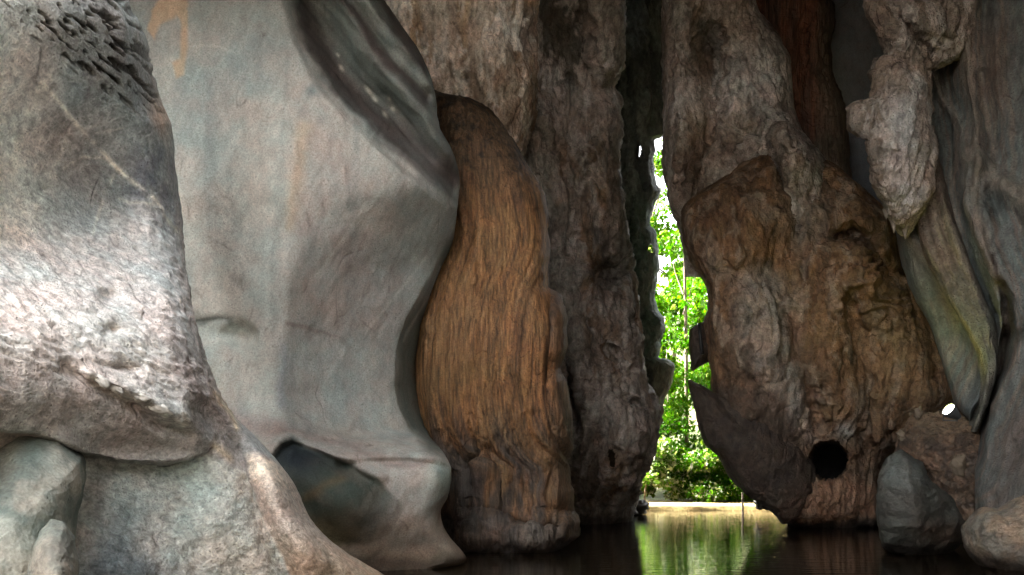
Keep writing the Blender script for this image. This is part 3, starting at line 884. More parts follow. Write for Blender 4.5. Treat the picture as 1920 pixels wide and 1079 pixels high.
def O_detail(c):
    x, y = c.px, c.py
    s = c.u * c.wd * 0.0088
    t = c.Z
    wv = 0.10 * perlin(s * 2.0, t * 0.5, 0.5)
    d = 0.11 * billow((s + wv) * 2.4, t * 0.10, 0.3, 2, 0.6) + 0.065 * billow((s + 0.5 * wv) * 7, t * 0.16, 2.3, 3, 0.6)
    top = sst(420, 260, y)
    d = d * (1 - 0.7 * top) + top * (0.05 * fbm(c.X * 3, c.Y * 3, c.Z * 3, 4) + 0.03 * ridged(c.X * 7, c.Y * 7, c.Z * 7, 2))
    low = sst(720, 860, y)
    d = d + low * (0.16 * billow((s + wv) * 3.2 + 4, t * 0.35, 7.3, 3, 0.6) + 0.03 * fbm(c.X * 6, c.Y * 6, c.Z * 3, 3))
    d = d * (1 - 0.6 * sst(955, 985, y)) + sst(955, 985, y) * (0.10 * fbm(c.X * 2.2, c.Y * 2.2, c.Z * 2.6, 4) + 0.08 * billow(c.X * 4, c.Y * 4, c.Z * 5, 3))
    lp = sst(-0.1, 0.3, fbm(c.X * 1.6 + 4, c.Y * 1.6, c.Z * 0.9, 3))
    d = d + lp * (0.09 * billow(c.X * 3.0, c.Y * 3.0, c.Z * 1.5, 3, 0.6) - 0.02)
    # drip shapes
    for (cx, cy) in ((890, 640), (868, 655), (878, 680), (912, 700)):
        d = d + 0.035 * gau(x, y, cx, cy, 5, 26)
    return d


def O_color(c):
    x, y = c.px, c.py
    s = c.u * c.wd * 0.0088
    t = c.Z
    st = fbm(s * 7, t * 0.14, 3.3, 4, 0.75)
    st2 = fbm(s * 1.6, t * 0.10, 13.3, 3)
    col = fade(c, (0.47, 0.225, 0.088), (0.15, 0.073, 0.036), sst(-0.22, 0.28, st))
    col = lerp3(col, (0.44, 0.24, 0.105), 0.55 * sst(0.05, 0.5, st2) * sst(900, 700, y))
    col = lerp3(col, (0.40, 0.205, 0.085), 0.5 * gau(x, y, 860, 560, 60, 140))
    top = sst(430, 280, y + 25 * fbm(x * 0.03, y * 0.03, 1.0, 3))
    n = fbm(c.X * 5, c.Y * 5, c.Z * 5, 4, 0.65)
    tc = fade(c, (0.235, 0.14, 0.078), (0.075, 0.052, 0.038), sst(0.0, 0.45, n + 0.25 * gau(x, y, 990, 350, 30, 50, -35) + 0.5 * sst(215, 188, y - 0.25 * np.maximum(x - 880, 0))))
    col = col * (1 - top[..., None]) + tc * top[..., None]
    low = sst(740, 860, y + 40 * st)
    lc = fade(c, (0.30, 0.165, 0.085), (0.095, 0.085, 0.078), sst(-0.15, 0.15, fbm(s * 2.6, t * 0.5, 6.0, 4, 0.6)))
    col = col * (1 - 0.85 * low[..., None]) + lc * 0.85 * low[..., None]
    foot = sst(955, 975, y - 0.12 * (x - 900))
    fc = fade(c, (0.17, 0.115, 0.085), (0.10, 0.08, 0.07), sst(-0.2, 0.3, fbm(c.X * 3, c.Y * 3, c.Z * 3, 4)))
    fc = lerp3(fc, (0.33, 0.27, 0.235), 0.7 * gau(x, y, 925, 985, 8, 7) + 0.6 * gau(x, y, 1000, 1000, 22, 12))
    col = col * (1 - foot[..., None]) + fc * foot[..., None]
    fb = fbm(s * 16, t * 0.35, 5.0, 3, 0.7)
    col = lerp3(col, (0.055, 0.035, 0.024), 0.5 * sst(0.2, 0.4, fb) * (1 - foot))
    col = lerp3(col, (0.60, 0.36, 0.19), 0.35 * sst(0.18, 0.38, -fb) * (1 - foot) * (1 - top))
    rt = sst(1020, 1040, x) * (1 - foot)
    col = lerp3(col, (0.19, 0.125, 0.085), 0.6 * rt)
    return col


O = rock_rows('flowstone_column', 168, 1110,
              [(168, 800), (300, 806), (450, 828), (500, 815), (560, 795), (640, 784), (740, 779), (800, 790), (850, 815), (880, 838), (960, 838), (1000, 836), (1040, 850), (1110, 870)],
              [(168, 806), (178, 826), (188, 880), (205, 915), (240, 945), (300, 980), (340, 1004), (375, 1020), (450, 1022), (540, 1026), (560, 1046), (600, 1056), (650, 1058), (690, 1046), (720, 1058), (800, 1064), (880, 1060), (930, 1068), (958, 1070), (975, 1082), (1000, 1078), (1025, 1052), (1045, 1000), (1110, 960)],
              O_depth, O_detail, O_color, M_FLUTE, 2.1, (55, 0.9), (60, 1.0), 0.8, 0.8, 5.0, gain=0.54)
tag(O, 'orange brown fluted flowstone column standing in the water beside the smooth grey wall', 'rock column')


# ---- pale brown curtain behind the top of the column
def P_depth(x, y, u):
    D = 16.2 + 0.0012 * (x - 850)
    return D - 0.5 * gau(x, y, 930, 60, 60, 120) - 0.3 * gau(x, y, 800, 120, 50, 100) + 0.5 * sst(250, 480, y) + 0.6 * gau(x, y, 985, 60, 18, 40) 


def P_detail(c):
    return rough(c, 0.18, 0.13, 0.07, 0.03, 2.6, 0.22)


def P_color(c):
    col = fade(c, (0.235, 0.19, 0.155), (0.145, 0.105, 0.078), sst(-0.3, 0.35, fbm(c.X * 2.6, c.Y, c.Z * 0.5, 4, 0.6)))
    col = lerp3(col, (0.23, 0.15, 0.08), 0.6 * sst(0.05, 0.4, fbm(c.X * 1.8 + 9, c.Y, c.Z * 0.4, 3)))
    col = lerp3(col, (0.30, 0.27, 0.24), 0.6 * sst(0.1, 0.45, fbm(c.X * 3.5 + 4, c.Y * 2, c.Z * 0.8, 4)))
    col = lerp3(col, (0.055, 0.043, 0.037), 0.85 * gau(c.px, c.py, 978, 65, 20, 42))
    return flaky(c, col, (0.35, 0.31, 0.275), (0.08, 0.058, 0.042))


Pc = rock_rows('flowstone_curtain', -170, 480, [(-170, 640), (480, 740)], [(-170, 1002), (0, 1006), (100, 1003), (200, 1003), (245, 996), (300, 978), (350, 965), (480, 960)],
               P_depth, P_detail, P_color, M_ROUGH, 2.4, (0, 0), (50, 0.7), 0, 0.9, 7.0, seed=3, gain=2.2)
tag(Pc, 'pale brown fluted flowstone curtain behind the top of the orange column', 'rock')


# ---- dark brown wall left of the exit
def Q_depth(x, y, u):
    D = 17.6 + 0.004 * (x - 1060) + prof([(-170, 0.2), (200, 0.3), (480, 0.1), (700, -0.25), (820, -0.3), (900, 0.3), (945, 1.0), (1060, 1.3)], y)
    D = D - 0.45 * gau(x, y, 1012, 300, 24, 42) - 0.3 * gau(x, y, 1020, 400, 28, 60, -10)
    D = D - 0.5 * inside(x, y, [(1110, -200), (1166, -200), (1166, 80), (1152, 140), (1130, 160), (1112, 90)], 14)
    D = D + 0.9 * gau(x, y, 1140, 505, 27, 26) + 0.3 * gau(x, y, 1110, 520, 14, 20)
    D = D + 0.8 * gau(x, y, 1072, 760, 10, 26, -10) + 0.5 * gau(x, y, 1060, 700, 10, 24)
    D = D + 0.4 * gau(x, y, 1148, 660, 12, 6, 20) + 0.4 * gau(x, y, 1190, 755, 6, 5)
    D = D - 0.35 * gau(x, y, 1190, 800, 30, 50) - 0.3 * gau(x, y, 1130, 740, 30, 60)
    D = D + 0.5 * gau(x, y, 1060, 140, 45, 110) 
    D = D - 0.25 * gau(x, y, 1100, 850, 25, 25) + 0.5 * gau(x, y, 1120, 860, 10, 40)
    D = D + 0.35 * line(x, y, [(1030, 560), (1060, 600), (1070, 680), (1078, 780), (1068, 900)], 7)
    return D


def Q_detail(c):
    return rough(c, 0.22, 0.12, 0.12, 0.04, 2.2, 0.30)


def Q_color(c):
    x, y = c.px, c.py
    col = fade(c, (0.19, 0.155, 0.135), (0.11, 0.082, 0.065), sst(-0.3, 0.3, fbm(c.X * 2, c.Y * 2, c.Z * 0.8, 4, 0.6)))
    col = lerp3(col, (0.17, 0.095, 0.05), 0.7 * sst(0.0, 0.4, fbm(c.X * 1.5 + 7, c.Y, c.Z * 0.5, 3)))
    col = lerp3(col, (0.30, 0.275, 0.25), 0.7 * gau(x, y, 1012, 300, 24, 44) + 0.5 * line(x, y, [(1020, 340), (1040, 450), (1050, 540), (1075, 620), (1065, 680)], 14))
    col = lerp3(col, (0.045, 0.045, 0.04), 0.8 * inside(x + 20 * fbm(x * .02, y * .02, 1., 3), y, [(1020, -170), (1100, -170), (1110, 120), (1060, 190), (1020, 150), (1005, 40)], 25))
    col = lerp3(col, (0.24, 0.205, 0.185), 0.7 * inside(x, y, [(1110, -200), (1166, -200), (1166, 80), (1152, 140), (1130, 160), (1112, 90)], 12))
    col = lerp3(col, (0.25, 0.215, 0.195), 0.6 * gau(x, y, 1115, 770, 45, 60) + 0.5 * gau(x, y, 1185, 790, 35, 50))
    col = flaky(c, col, (0.28, 0.24, 0.22), (0.05, 0.04, 0.034), off=3.0)
    col = lerp3(col, (0.03, 0.027, 0.024), 0.75 * gau(x, y, 1145, 510, 34, 40))
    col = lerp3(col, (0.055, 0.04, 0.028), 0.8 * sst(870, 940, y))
    col = lerp3(col, (0.06, 0.09, 0.06), 0.4 * sst(1140, 1190, x) * sst(640, 400, y))
    return col


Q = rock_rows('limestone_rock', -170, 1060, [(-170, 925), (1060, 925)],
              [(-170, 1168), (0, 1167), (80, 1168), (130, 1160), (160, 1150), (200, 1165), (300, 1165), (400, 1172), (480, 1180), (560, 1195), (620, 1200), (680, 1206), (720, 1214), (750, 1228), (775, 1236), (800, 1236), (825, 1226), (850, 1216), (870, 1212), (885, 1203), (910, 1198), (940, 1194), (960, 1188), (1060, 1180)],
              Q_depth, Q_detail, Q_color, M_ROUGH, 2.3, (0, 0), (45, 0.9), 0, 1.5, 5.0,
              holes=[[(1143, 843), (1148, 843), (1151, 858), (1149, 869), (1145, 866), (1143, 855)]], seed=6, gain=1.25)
tag(Q, 'dark brown lumpy rock wall left of the bright exit', 'rock')


# ---- blackish green wall edging the slit on its left
def S_detail(c): return rough(c, 0.22, 0.16, 0.07, 0.03, 2.0, 0.16)


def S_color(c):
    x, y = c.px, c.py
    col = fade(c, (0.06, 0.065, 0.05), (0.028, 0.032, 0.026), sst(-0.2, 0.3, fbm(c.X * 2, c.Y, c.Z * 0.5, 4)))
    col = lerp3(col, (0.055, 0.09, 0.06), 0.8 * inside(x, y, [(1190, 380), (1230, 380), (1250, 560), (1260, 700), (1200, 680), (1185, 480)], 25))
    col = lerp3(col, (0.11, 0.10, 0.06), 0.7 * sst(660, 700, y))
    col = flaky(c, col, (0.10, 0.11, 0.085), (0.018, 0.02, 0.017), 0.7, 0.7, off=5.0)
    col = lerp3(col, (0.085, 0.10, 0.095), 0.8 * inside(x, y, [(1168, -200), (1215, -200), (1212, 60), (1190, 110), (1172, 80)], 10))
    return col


def H(l, t, r, b):
    cx, cy = (l + r) / 2, (t + b) / 2
    return [(cx - 1, t), (r, cy - 4), (r - 1, cy + 6), (cx, b), (l, cy + 4), (l + 1, cy - 6)]


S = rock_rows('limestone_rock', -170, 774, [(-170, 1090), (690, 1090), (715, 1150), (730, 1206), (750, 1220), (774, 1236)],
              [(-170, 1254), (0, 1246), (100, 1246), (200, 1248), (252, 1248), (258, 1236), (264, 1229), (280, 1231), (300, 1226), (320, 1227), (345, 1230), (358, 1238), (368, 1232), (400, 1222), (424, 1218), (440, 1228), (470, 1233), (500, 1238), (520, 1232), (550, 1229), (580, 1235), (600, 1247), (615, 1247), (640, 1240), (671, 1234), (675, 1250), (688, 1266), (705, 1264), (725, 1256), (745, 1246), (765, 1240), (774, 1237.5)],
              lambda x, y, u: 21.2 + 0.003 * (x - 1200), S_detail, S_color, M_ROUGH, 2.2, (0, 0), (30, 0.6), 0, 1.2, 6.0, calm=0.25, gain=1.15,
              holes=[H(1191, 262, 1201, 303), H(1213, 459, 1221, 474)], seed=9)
tag(S, 'blackish green rock edge on the left of the slit with a hanging point', 'rock')


# ================================================================== ROCKS ON THE RIGHT
# ---- grey brown wall over the exit on the right
def T_depth(x, y, u):
    D = 18.4 + 0.0005 * (x - 1400) + prof([(-170, 0.1), (100, 0.15), (250, 0.0), (480, 0.35)], y)
    D = D + 0.9 * gau(x, y, 1325, 95, 26, 40) + 0.35 * line(x, y, [(1340, 140), (1330, 220), (1310, 300), (1300, 400)], 14)
    D = D - 0.5 * gau(x, y, 1430, 180, 45, 90) - 0.35 * gau(x, y, 1280, 260, 25, 120) - 0.25 * gau(x, y, 1500, 270, 40, 50, 30)
    D = D + 0.3 * line(x, y, [(1390, 250), (1380, 300), (1390, 330)], 8)
    return D - 1.75 * inside(x, y, [(1462, 250), (1530, 262), (1560, 330), (1580, 420), (1540, 470), (1490, 500), (1468, 440), (1462, 340)], 30) + 0.9 * sst(450, 520, y)


def T_color(c):
    x, y = c.px, c.py
    col = fade(c, (0.21, 0.185, 0.175), (0.125, 0.102, 0.092), sst(-0.3, 0.3, fbm(c.X * 2, c.Y * 2, c.Z * 0.9, 4, 0.6)))
    col = lerp3(col, (0.25, 0.235, 0.22), 0.7 * gau(x, y, 1425, 170, 45, 90))
    col = lerp3(col, (0.05, 0.045, 0.04), 0.85 * inside(x + 14 * fbm(x * .03, y * .03, 1., 3), y, [(1300, 40), (1345, 40), (1352, 110), (1330, 150), (1300, 110)], 14))
    col = flaky(c, col, (0.32, 0.29, 0.275), (0.065, 0.05, 0.043), off=7.0)
    col = lerp3(col, (0.13, 0.085, 0.055), 0.7 * gau(x, y, 1310, 280, 30, 80) + 0.4 * sst(0.1, 0.4, fbm(c.X * 1.3 + 3, c.Y, c.Z * 0.5, 3)))
    return col


T = rock_rows('limestone_rock', -170, 520, [(-170, 1236), (0, 1240), (100, 1240), (200, 1244), (250, 1244), (300, 1243), (350, 1250), (400, 1259), (420, 1270), (480, 1285)],
              [(-170, 1405), (0, 1415), (80, 1462), (110, 1480), (200, 1488), (240, 1502), (300, 1545), (360, 1580), (420, 1610), (520, 1640)],
              T_depth, lambda c: rough(c, 0.2, 0.10, 0.13, 0.045, 2.1, 0.34), T_color, M_ROUGH, 2.3, (35, 0.8), (45, 0.8), 1.5, 1.2, 2.5, seed=12, calm=0.25, gain=2.1)
tag(T, 'lumpy grey brown rock wall above and right of the slit', 'rock')


# ---- red brown column
def R_color(c):
    x, y = c.px, c.py
    st = fbm(c.X * 4, c.Y * 2, c.Z * 0.3, 4, 0.6)
    col = fade(c, (0.15, 0.06, 0.035), (0.075, 0.038, 0.026), sst(-0.3, 0.3, st))
    col = lerp3(col, (0.17, 0.135, 0.10), 0.75 * sst(1515, 1550, x + 12 * st) + 0.6 * sst(230, 300, y))
    return col


Rc = rock_rows('flowstone_column', -170, 460, [(-170, 1400), (0, 1405), (460, 1480)],
               [(-170, 1548), (0, 1558), (50, 1562), (80, 1556), (130, 1558), (150, 1566), (180, 1580), (225, 1590), (330, 1591), (460, 1600)],
               lambda x, y, u: 19.3 + 0.5 * sst(150, 400, y) * 0, lambda c: rough(c, 0.12, 0.14, 0.04, 0.025, 2.8, 0.12), R_color, M_FLUTE, 2.3, (0, 0), (45, 0.8), 0, 1.2, 3.0, seed=15, gain=0.85)
tag(Rc, 'dark red brown fluted column near the top right', 'rock column')

# ---- smooth blue grey wall seen behind
Bk = rock_rows('limestone_rock', -170, 640, [(-170, 1500), (640, 1560)], [(-170, 1800), (640, 1800)], lambda x, y, u: 20.6 - 0.003 * (x - 1600),
               lambda c: 0.12 * fbm(c.X * 0.8, c.Y, c.Z * 0.6, 3) + 0.02 * fbm(c.X * 4, c.Y * 4, c.Z * 3, 3),
               lambda c: fade(c, (0.135, 0.14, 0.145), (0.10, 0.115, 0.14), sst(180, 330, c.py + 40 * fbm(c.X, c.Y, c.Z, 3))), M_SMOOTH, 4, (0, 0), (0, 0), 0, 0, gain=1.3)
tag(Bk, 'smooth blue grey wall in the gap behind the hanging pale rock', 'rock')


# ---- the big brown mass right of the exit
HOLE_C = (1555.0, 866.0)


def V_depth(x, y, u):
    D = 16.9 + prof([(280, 0.9), (330, 0.45), (400, 0.15), (520, 0.0), (700, -0.1), (800, 0.0), (870, 0.3), (940, 0.7), (978, 1.0), (990, 1.6), (1080, 1.9)], y)
    D = D - 0.5 * gau(x, y, 1395, 420, 75, 75, -20) + 0.22 * line(x, y, [(1480, 330), (1490, 430), (1450, 500), (1390, 520), (1320, 500)], 16)
    D = D - 0.75 * gau(x, y, 1620, 510, 45, 55) + 0.5 * line(x, y, [(1575, 445), (1600, 436), (1630, 448), (1645, 490), (1670, 515), (1700, 520)], 9)
    D = D - 0.55 * gau(x, y, 1605, 395, 55, 36, 30)
    D = D - 0.65 * gau(x, y, 1430, 620, 50, 120, -12) - 0.4 * gau(x, y, 1560, 640, 36, 130, -6) + 0.35 * line(x, y, [(1600, 560), (1612, 650), (1625, 760)], 12) + 0.3 * line(x, y, [(1475, 590), (1490, 650), (1510, 720), (1540, 800)], 9)
    D = D - 0.3 * gau(x, y, 1690, 640, 60, 100, -15) + 0.25 * gau(x, y, 1655, 640, 18, 10)
    D = D + 0.5 * gau(x, y, 1650, 850, 60, 50)
    D = D - 0.35 * gau(x, y, 1560, 940, 80, 30)
    D = D + 0.2 * line(x, y, [(1300, 400), (1360, 350), (1440, 300), (1475, 330)], 8)
    d = np.hypot(x - HOLE_C[0], y - HOLE_C[1])
    D = D + 1.8 * sst(37, 34, d)
    return D


def V_detail(c):
    d = rough(c, 0.2, 0.11, 0.07, 0.028, 2.4, 0.22, 0.10)
    rip = inside(c.px, c.py, [(1575, 450), (1640, 440), (1700, 540), (1720, 620), (1640, 640), (1580, 560)], 30)
    d = d + rip * 0.04 * np.sin(c.Z * 26 + 5 * perlin(c.X * 2, c.Y, c.Z * 2))
    q = sst(30, 46, np.hypot(c.px - HOLE_C[0], c.py - HOLE_C[1]))
    return d * (0.25 + 0.75 * q) - 0.02 * (1 - q)


def V_color(c):
    x, y = c.px, c.py
    xw = x + 16 * fbm(x * 0.015, y * 0.008, 22.2, 4); yw = y + 16 * fbm(x * 0.015, y * 0.008, 26.6, 4)
    st = fbm(c.X * 2.8, c.Y * 2, c.Z * 0.45, 4, 0.62)
    col = fade(c, (0.20, 0.115, 0.062), (0.105, 0.062, 0.038), sst(-0.3, 0.35, st))
    col = lerp3(col, (0.215, 0.19, 0.17), 0.85 * inside(xw, yw, [(1380, 520), (1430, 490), (1480, 520), (1490, 640), (1510, 760), (1540, 830), (1480, 830), (1430, 720), (1390, 640)], 22))
    col = lerp3(col, (0.20, 0.175, 0.155), 0.6 * inside(xw, yw, [(1460, 300), (1530, 320), (1560, 420), (1500, 480), (1460, 430)], 30))
    col = lerp3(col, (0.22, 0.115, 0.055), 0.55 * sst(0.05, 0.4, fbm(c.X * 1.6 + 2, c.Y, c.Z * 0.35, 3)) * sst(1480, 1540, xw))
    col = flaky(c, col, (0.29, 0.22, 0.17), (0.05, 0.034, 0.024), 0.65, 0.7, off=11.0)
    col = lerp3(col, (0.20, 0.14, 0.07), 0.5 * gau(xw, yw, 1690, 640, 60, 90))
    col = lerp3(col, (0.20, 0.11, 0.07), 0.7 * line(xw, yw, [(1478, 590), (1495, 680), (1520, 740)], 8))
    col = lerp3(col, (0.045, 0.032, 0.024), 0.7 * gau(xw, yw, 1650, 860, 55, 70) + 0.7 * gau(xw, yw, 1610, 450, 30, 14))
    col = lerp3(col, (0.21, 0.115, 0.075), 0.7 * inside(xw, yw, [(1470, 900), (1600, 890), (1645, 930), (1640, 975), (1480, 980)], 15))
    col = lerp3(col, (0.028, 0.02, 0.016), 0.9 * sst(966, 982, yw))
    col = lerp3(col, (0.075, 0.052, 0.040), 0.85 * inside(xw, yw, [(1300, 730), (1400, 722), (1445, 735), (1480, 785), (1520, 850), (1525, 900), (1490, 975), (1400, 930), (1340, 840)], 12))  # darkened round the lobe to match its painted underside shade
    col = lerp3(col, (0.27, 0.25, 0.23), gau(x, y, 1584, 810, 10, 13))
    col = lerp3(col, (0.004, 0.004, 0.004), sst(36.5, 34.5, np.hypot(x - HOLE_C[0], y - HOLE_C[1])))  # darkness inside the hole put into the colour
    return col


V = rock_rows('limestone_rock', 283, 1080,
              [(283, 1450), (292, 1425), (305, 1402), (320, 1382), (350, 1335), (375, 1300), (400, 1283), (440, 1284), (470, 1290), (500, 1301), (520, 1315), (545, 1327), (580, 1329), (600, 1320), (630, 1322), (672, 1330), (700, 1334), (740, 1338), (770, 1350), (840, 1400), (900, 1440), (950, 1450), (985, 1476), (1080, 1490)],
              [(283, 1478), (300, 1540), (340, 1600), (390, 1655), (420, 1672), (440, 1680), (500, 1690), (515, 1702), (530, 1717), (580, 1742), (650, 1768), (690, 1780), (740, 1786), (790, 1730), (850, 1690), (900, 1664), (1000, 1650), (1080, 1645)],
              V_depth, V_detail, V_color, M_ROUGH, 2.2, (50, 0.9), (60, 1.0), 1.2, 1.2, 3.0, seed=18, calm=0.35, gain=1.15)
tag(V, 'massive brown flowstone bulk right of the exit with a round black hole', 'rock')


# dark slab and dark lobe hanging over the water; the lobe's underside shade is in its colour
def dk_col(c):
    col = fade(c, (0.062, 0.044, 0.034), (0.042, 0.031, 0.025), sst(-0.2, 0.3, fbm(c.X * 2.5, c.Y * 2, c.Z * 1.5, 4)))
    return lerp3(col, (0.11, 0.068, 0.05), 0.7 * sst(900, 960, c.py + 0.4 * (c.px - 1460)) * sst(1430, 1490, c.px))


def dk_det(c): return 0.05 * fbm(c.X * 1.5, c.Y * 1.5, c.Z * 1.5, 3) + 0.05 * (billow(c.X * 2.5, c.Y * 2.5, c.Z * 2.0, 3) - 0.3) + 0.012 * fbm(c.X * 8, c.Y * 8, c.Z * 8, 3)


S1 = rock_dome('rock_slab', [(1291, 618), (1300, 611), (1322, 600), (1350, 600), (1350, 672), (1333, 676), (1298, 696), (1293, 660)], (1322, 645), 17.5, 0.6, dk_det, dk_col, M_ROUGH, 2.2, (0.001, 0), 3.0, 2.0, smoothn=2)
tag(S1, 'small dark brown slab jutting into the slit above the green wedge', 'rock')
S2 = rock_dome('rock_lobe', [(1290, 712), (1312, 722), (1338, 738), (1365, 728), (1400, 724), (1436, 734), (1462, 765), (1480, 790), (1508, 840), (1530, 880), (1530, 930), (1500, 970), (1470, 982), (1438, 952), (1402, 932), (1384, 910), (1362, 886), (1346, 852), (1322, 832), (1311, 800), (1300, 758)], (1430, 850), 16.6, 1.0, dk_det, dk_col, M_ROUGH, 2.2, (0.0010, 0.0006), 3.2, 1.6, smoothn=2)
tag(S2, 'smooth dark brown rock lobe overhanging the water right of the exit', 'rock')


# ---- pale hanging mass
def N_depth(x, y, u):
    D = 12.4 + prof([(-170, 0.3), (60, 0.1), (110, 0.25), (200, 0.0), (350, 0.05), (446, 0.4)], y)
    D = D - 0.35 * gau(x, y, 1690, 260, 40, 110) - 0.3 * gau(x, y, 1715, 25, 40, 40) - 0.2 * gau(x, y, 1790, 60, 40, 60)
    D = D + 0.2 * line(x, y, [(1655, -20), (1690, 30), (1715, 70), (1750, 100)], 7) + 0.15 * line(x, y, [(1760, -60), (1775, 20), (1770, 80)], 6)
    return D


def N_color(c):
    x, y = c.px, c.py
    col = fade(c, (0.26, 0.215, 0.185), (0.17, 0.135, 0.11), sst(-0.3, 0.3, fbm(c.X * 3, c.Y * 2, c.Z * 1.0, 4, 0.6)))
    col = lerp3(col, (0.40, 0.37, 0.36), 0.75 * inside(x + 12 * fbm(x * .03, y * .012, 4., 3), y, [(1668, 190), (1710, 190), (1722, 330), (1710, 400), (1690, 400), (1668, 330)], 16))
    col = lerp3(col, (0.22, 0.165, 0.12), 0.6 * sst(0.05, 0.4, fbm(c.X * 2 + 5, c.Y, c.Z * 0.8, 3)))
    return flaky(c, col, (0.40, 0.36, 0.33), (0.10, 0.075, 0.06), 0.7, 0.5, 1.5)


Nm = rock_rows('hanging_rock', -170, 446,
               [(-170, 1600), (0, 1622), (40, 1630), (60, 1645), (90, 1655), (106, 1658), (116, 1636), (150, 1635), (186, 1632), (196, 1600), (205, 1590), (228, 1590), (248, 1600), (262, 1624), (290, 1632), (350, 1642), (370, 1655), (400, 1664), (425, 1680), (446, 1696)],
               [(-170, 1860), (0, 1842), (60, 1836), (100, 1815), (122, 1770), (135, 1748), (200, 1746), (250, 1752), (280, 1757), (310, 1752), (350, 1750), (400, 1728), (425, 1708), (446, 1699)],
               N_depth, lambda c: rough(c, 0.08, 0.10, 0.055, 0.05, 4.2, 0.25, 0.06), N_color, M_ROUGH, 2.1, (22, 0.4), (22, 0.4), 0.7, 0.7, 11.0, seed=21, gain=0.95)
M_DRIP = plain_mat('drip_stone', (0.17, 0.14, 0.12), 0.75, bump=0.6, scale=18, var=0.3)
for px, y0_, y1_, D_, r_ in ((1676, 408, 438, 12.75, 0.075), (1697, 415, 449, 12.7, 0.085), (1712, 402, 432, 12.75, 0.07), (1662, 392, 412, 12.8, 0.06), (1728, 388, 412, 12.8, 0.06)):
    tube_obj('stalactite', [at(px, y0_ + (y1_ - y0_) * t, D_) for t in (0, 0.35, 0.7, 1.0)], [r_, 0.7 * r_, 0.38 * r_, 0.05 * r_], M_DRIP, Nm, 9)
tag(Nm, 'pale pinkish hanging rock ending in a jagged tip at upper right', 'rock')


# ---- grey banded wall on the right edge
RIB1 = [(1822, -100), (1812, 60), (1812, 150), (1826, 230), (1832, 300), (1826, 380), (1850, 470), (1880, 545), (1893, 610), (1884, 680), (1858, 740), (1832, 800), (1815, 880)]
RIB2 = [(1745, 130), (1770, 190), (1800, 240), (1808, 300), (1808, 380), (1830, 440), (1868, 520)]
RIB3 = [(1832, 300), (1860, 330), (1900, 360), (1960, 410)]
RIB4 = [(1850, 400), (1880, 440), (1910, 510), (1930, 600)]
RIB5 = [(1700, 440), (1740, 480), (1770, 540), (1800, 580)]
CREV = [(1860, 480), (1888, 560), (1892, 620), (1880, 690), (1852, 750), (1832, 790), (1822, 850), (1812, 900)]


def Z_depth(x, y, u):
    D = 13.2 - 0.0072 * (x - 1720) + prof([(-170, 0.2), (200, 0.2), (450, 0.0), (650, 0.35), (760, 0.3), (900, -0.1), (1010, -0.2)], y)
    d, s, _ = pdist(x, y, CREV)
    D = D - 0.45 * sst(-6, 10, np.where(s > 0, d, -d)) * sst(440, 600, y)
    D = D + 0.45 * line(x, y, CREV, 6) * sst(480, 600, y) + 1.0 * line(x, y, [(1842, 780), (1830, 820), (1822, 865)], 9)
    D = D - 0.30 * line(x, y, RIB1[:9], 13) - 0.16 * line(x, y, RIB2, 8) - 0.20 * line(x, y, RIB3, 16) - 0.12 * line(x, y, RIB4, 10) - 0.12 * line(x, y, RIB5, 12)
    e1, s1, _ = pdist(x, y, RIB1)
    D = D + 0.055 * np.cos(e1 * s1 / 6.5 + 1.2 * perlin(x * 0.01, y * 0.006, 1.0)) * np.exp(-e1 / 80.0) * sst(0, 12, e1)
    D = D + 0.10 * line(x, y, [(1840, 140), (1850, 260), (1845, 330)], 7)
    D = D - 0.25 * gau(x, y, 1862, 130, 22, 60)
    D = D + 0.5 * gau(x, y, 1800, 660, 40, 80, -15)
    D = D + 0.2 * gau(x, y, 1772, 200, 20, 60)
    return D


def Z_detail(c):
    x, y = c.px, c.py
    rb = np.clip(line(x, y, RIB1[:9], 22) + line(x, y, RIB2, 14) + line(x, y, RIB3, 24), 0, 1)
    d = 0.05 * fbm(c.X, c.Y, c.Z, 3) + 0.01 * fbm(c.X * 6, c.Y * 6, c.Z * 6, 3)
    e, s, _ = pdist(x, y, RIB1)
    d = d + 0.018 * perlin(e * s * 0.09, c.Z * 0.5, 3.0) * np.exp(-e / 70.0) + rb * (0.05 * fbm(c.X * 5, c.Y * 5, c.Z * 2.2, 4, 0.6))
    return d


def Z_color(c):
    x, y = c.px, c.py
    xw = x + 8 * fbm(x * 0.03, y * 0.02, 2.2, 3); yw = y
    col = fade(c, (0.165, 0.18, 0.175), (0.12, 0.135, 0.135), sst(-0.3, 0.3, fbm(c.X * 1.5, c.Y, c.Z * 1.2, 4)))
    e, s, _ = pdist(xw, yw, RIB1)
    bands = perlin(e * s * 0.055, c.Z * 0.25, 1.0) + 0.7 * perlin(e * s * 0.16, c.Z * 0.3, 4.0)
    near = np.exp(-(e / 110.0) ** 2)
    col = lerp3(col, (0.235, 0.195, 0.165), near * sst(0.0, 0.35, bands))
    col = lerp3(col, (0.21, 0.15, 0.12), 0.7 * near * sst(0.2, 0.5, -bands))
    col = lerp3(col, (0.265, 0.225, 0.19), 0.85 * np.clip(line(xw, yw, RIB1[:8], 8) + line(xw, yw, RIB3, 14) + 0.7 * line(xw, yw, RIB2, 5), 0, 1))
    col = lerp3(col, (0.22, 0.155, 0.125), 0.8 * gau(xw, yw, 1862, 130, 20, 60) + 0.5 * line(xw, yw, RIB5, 14))
    col = lerp3(col, (0.26, 0.235, 0.15), 0.6 * line(xw, yw, [(1745, 470), (1775, 550), (1800, 600)], 5))
    col = lerp3(col, (0.045, 0.03, 0.025), 0.85 * line(xw, yw, CREV, 4))
    col = lerp3(col, (0.10, 0.08, 0.072), 0.6 * inside(xw, yw, [(1895, 780), (2200, 760), (2200, 1010), (1850, 1010), (1850, 860)], 30))
    return col


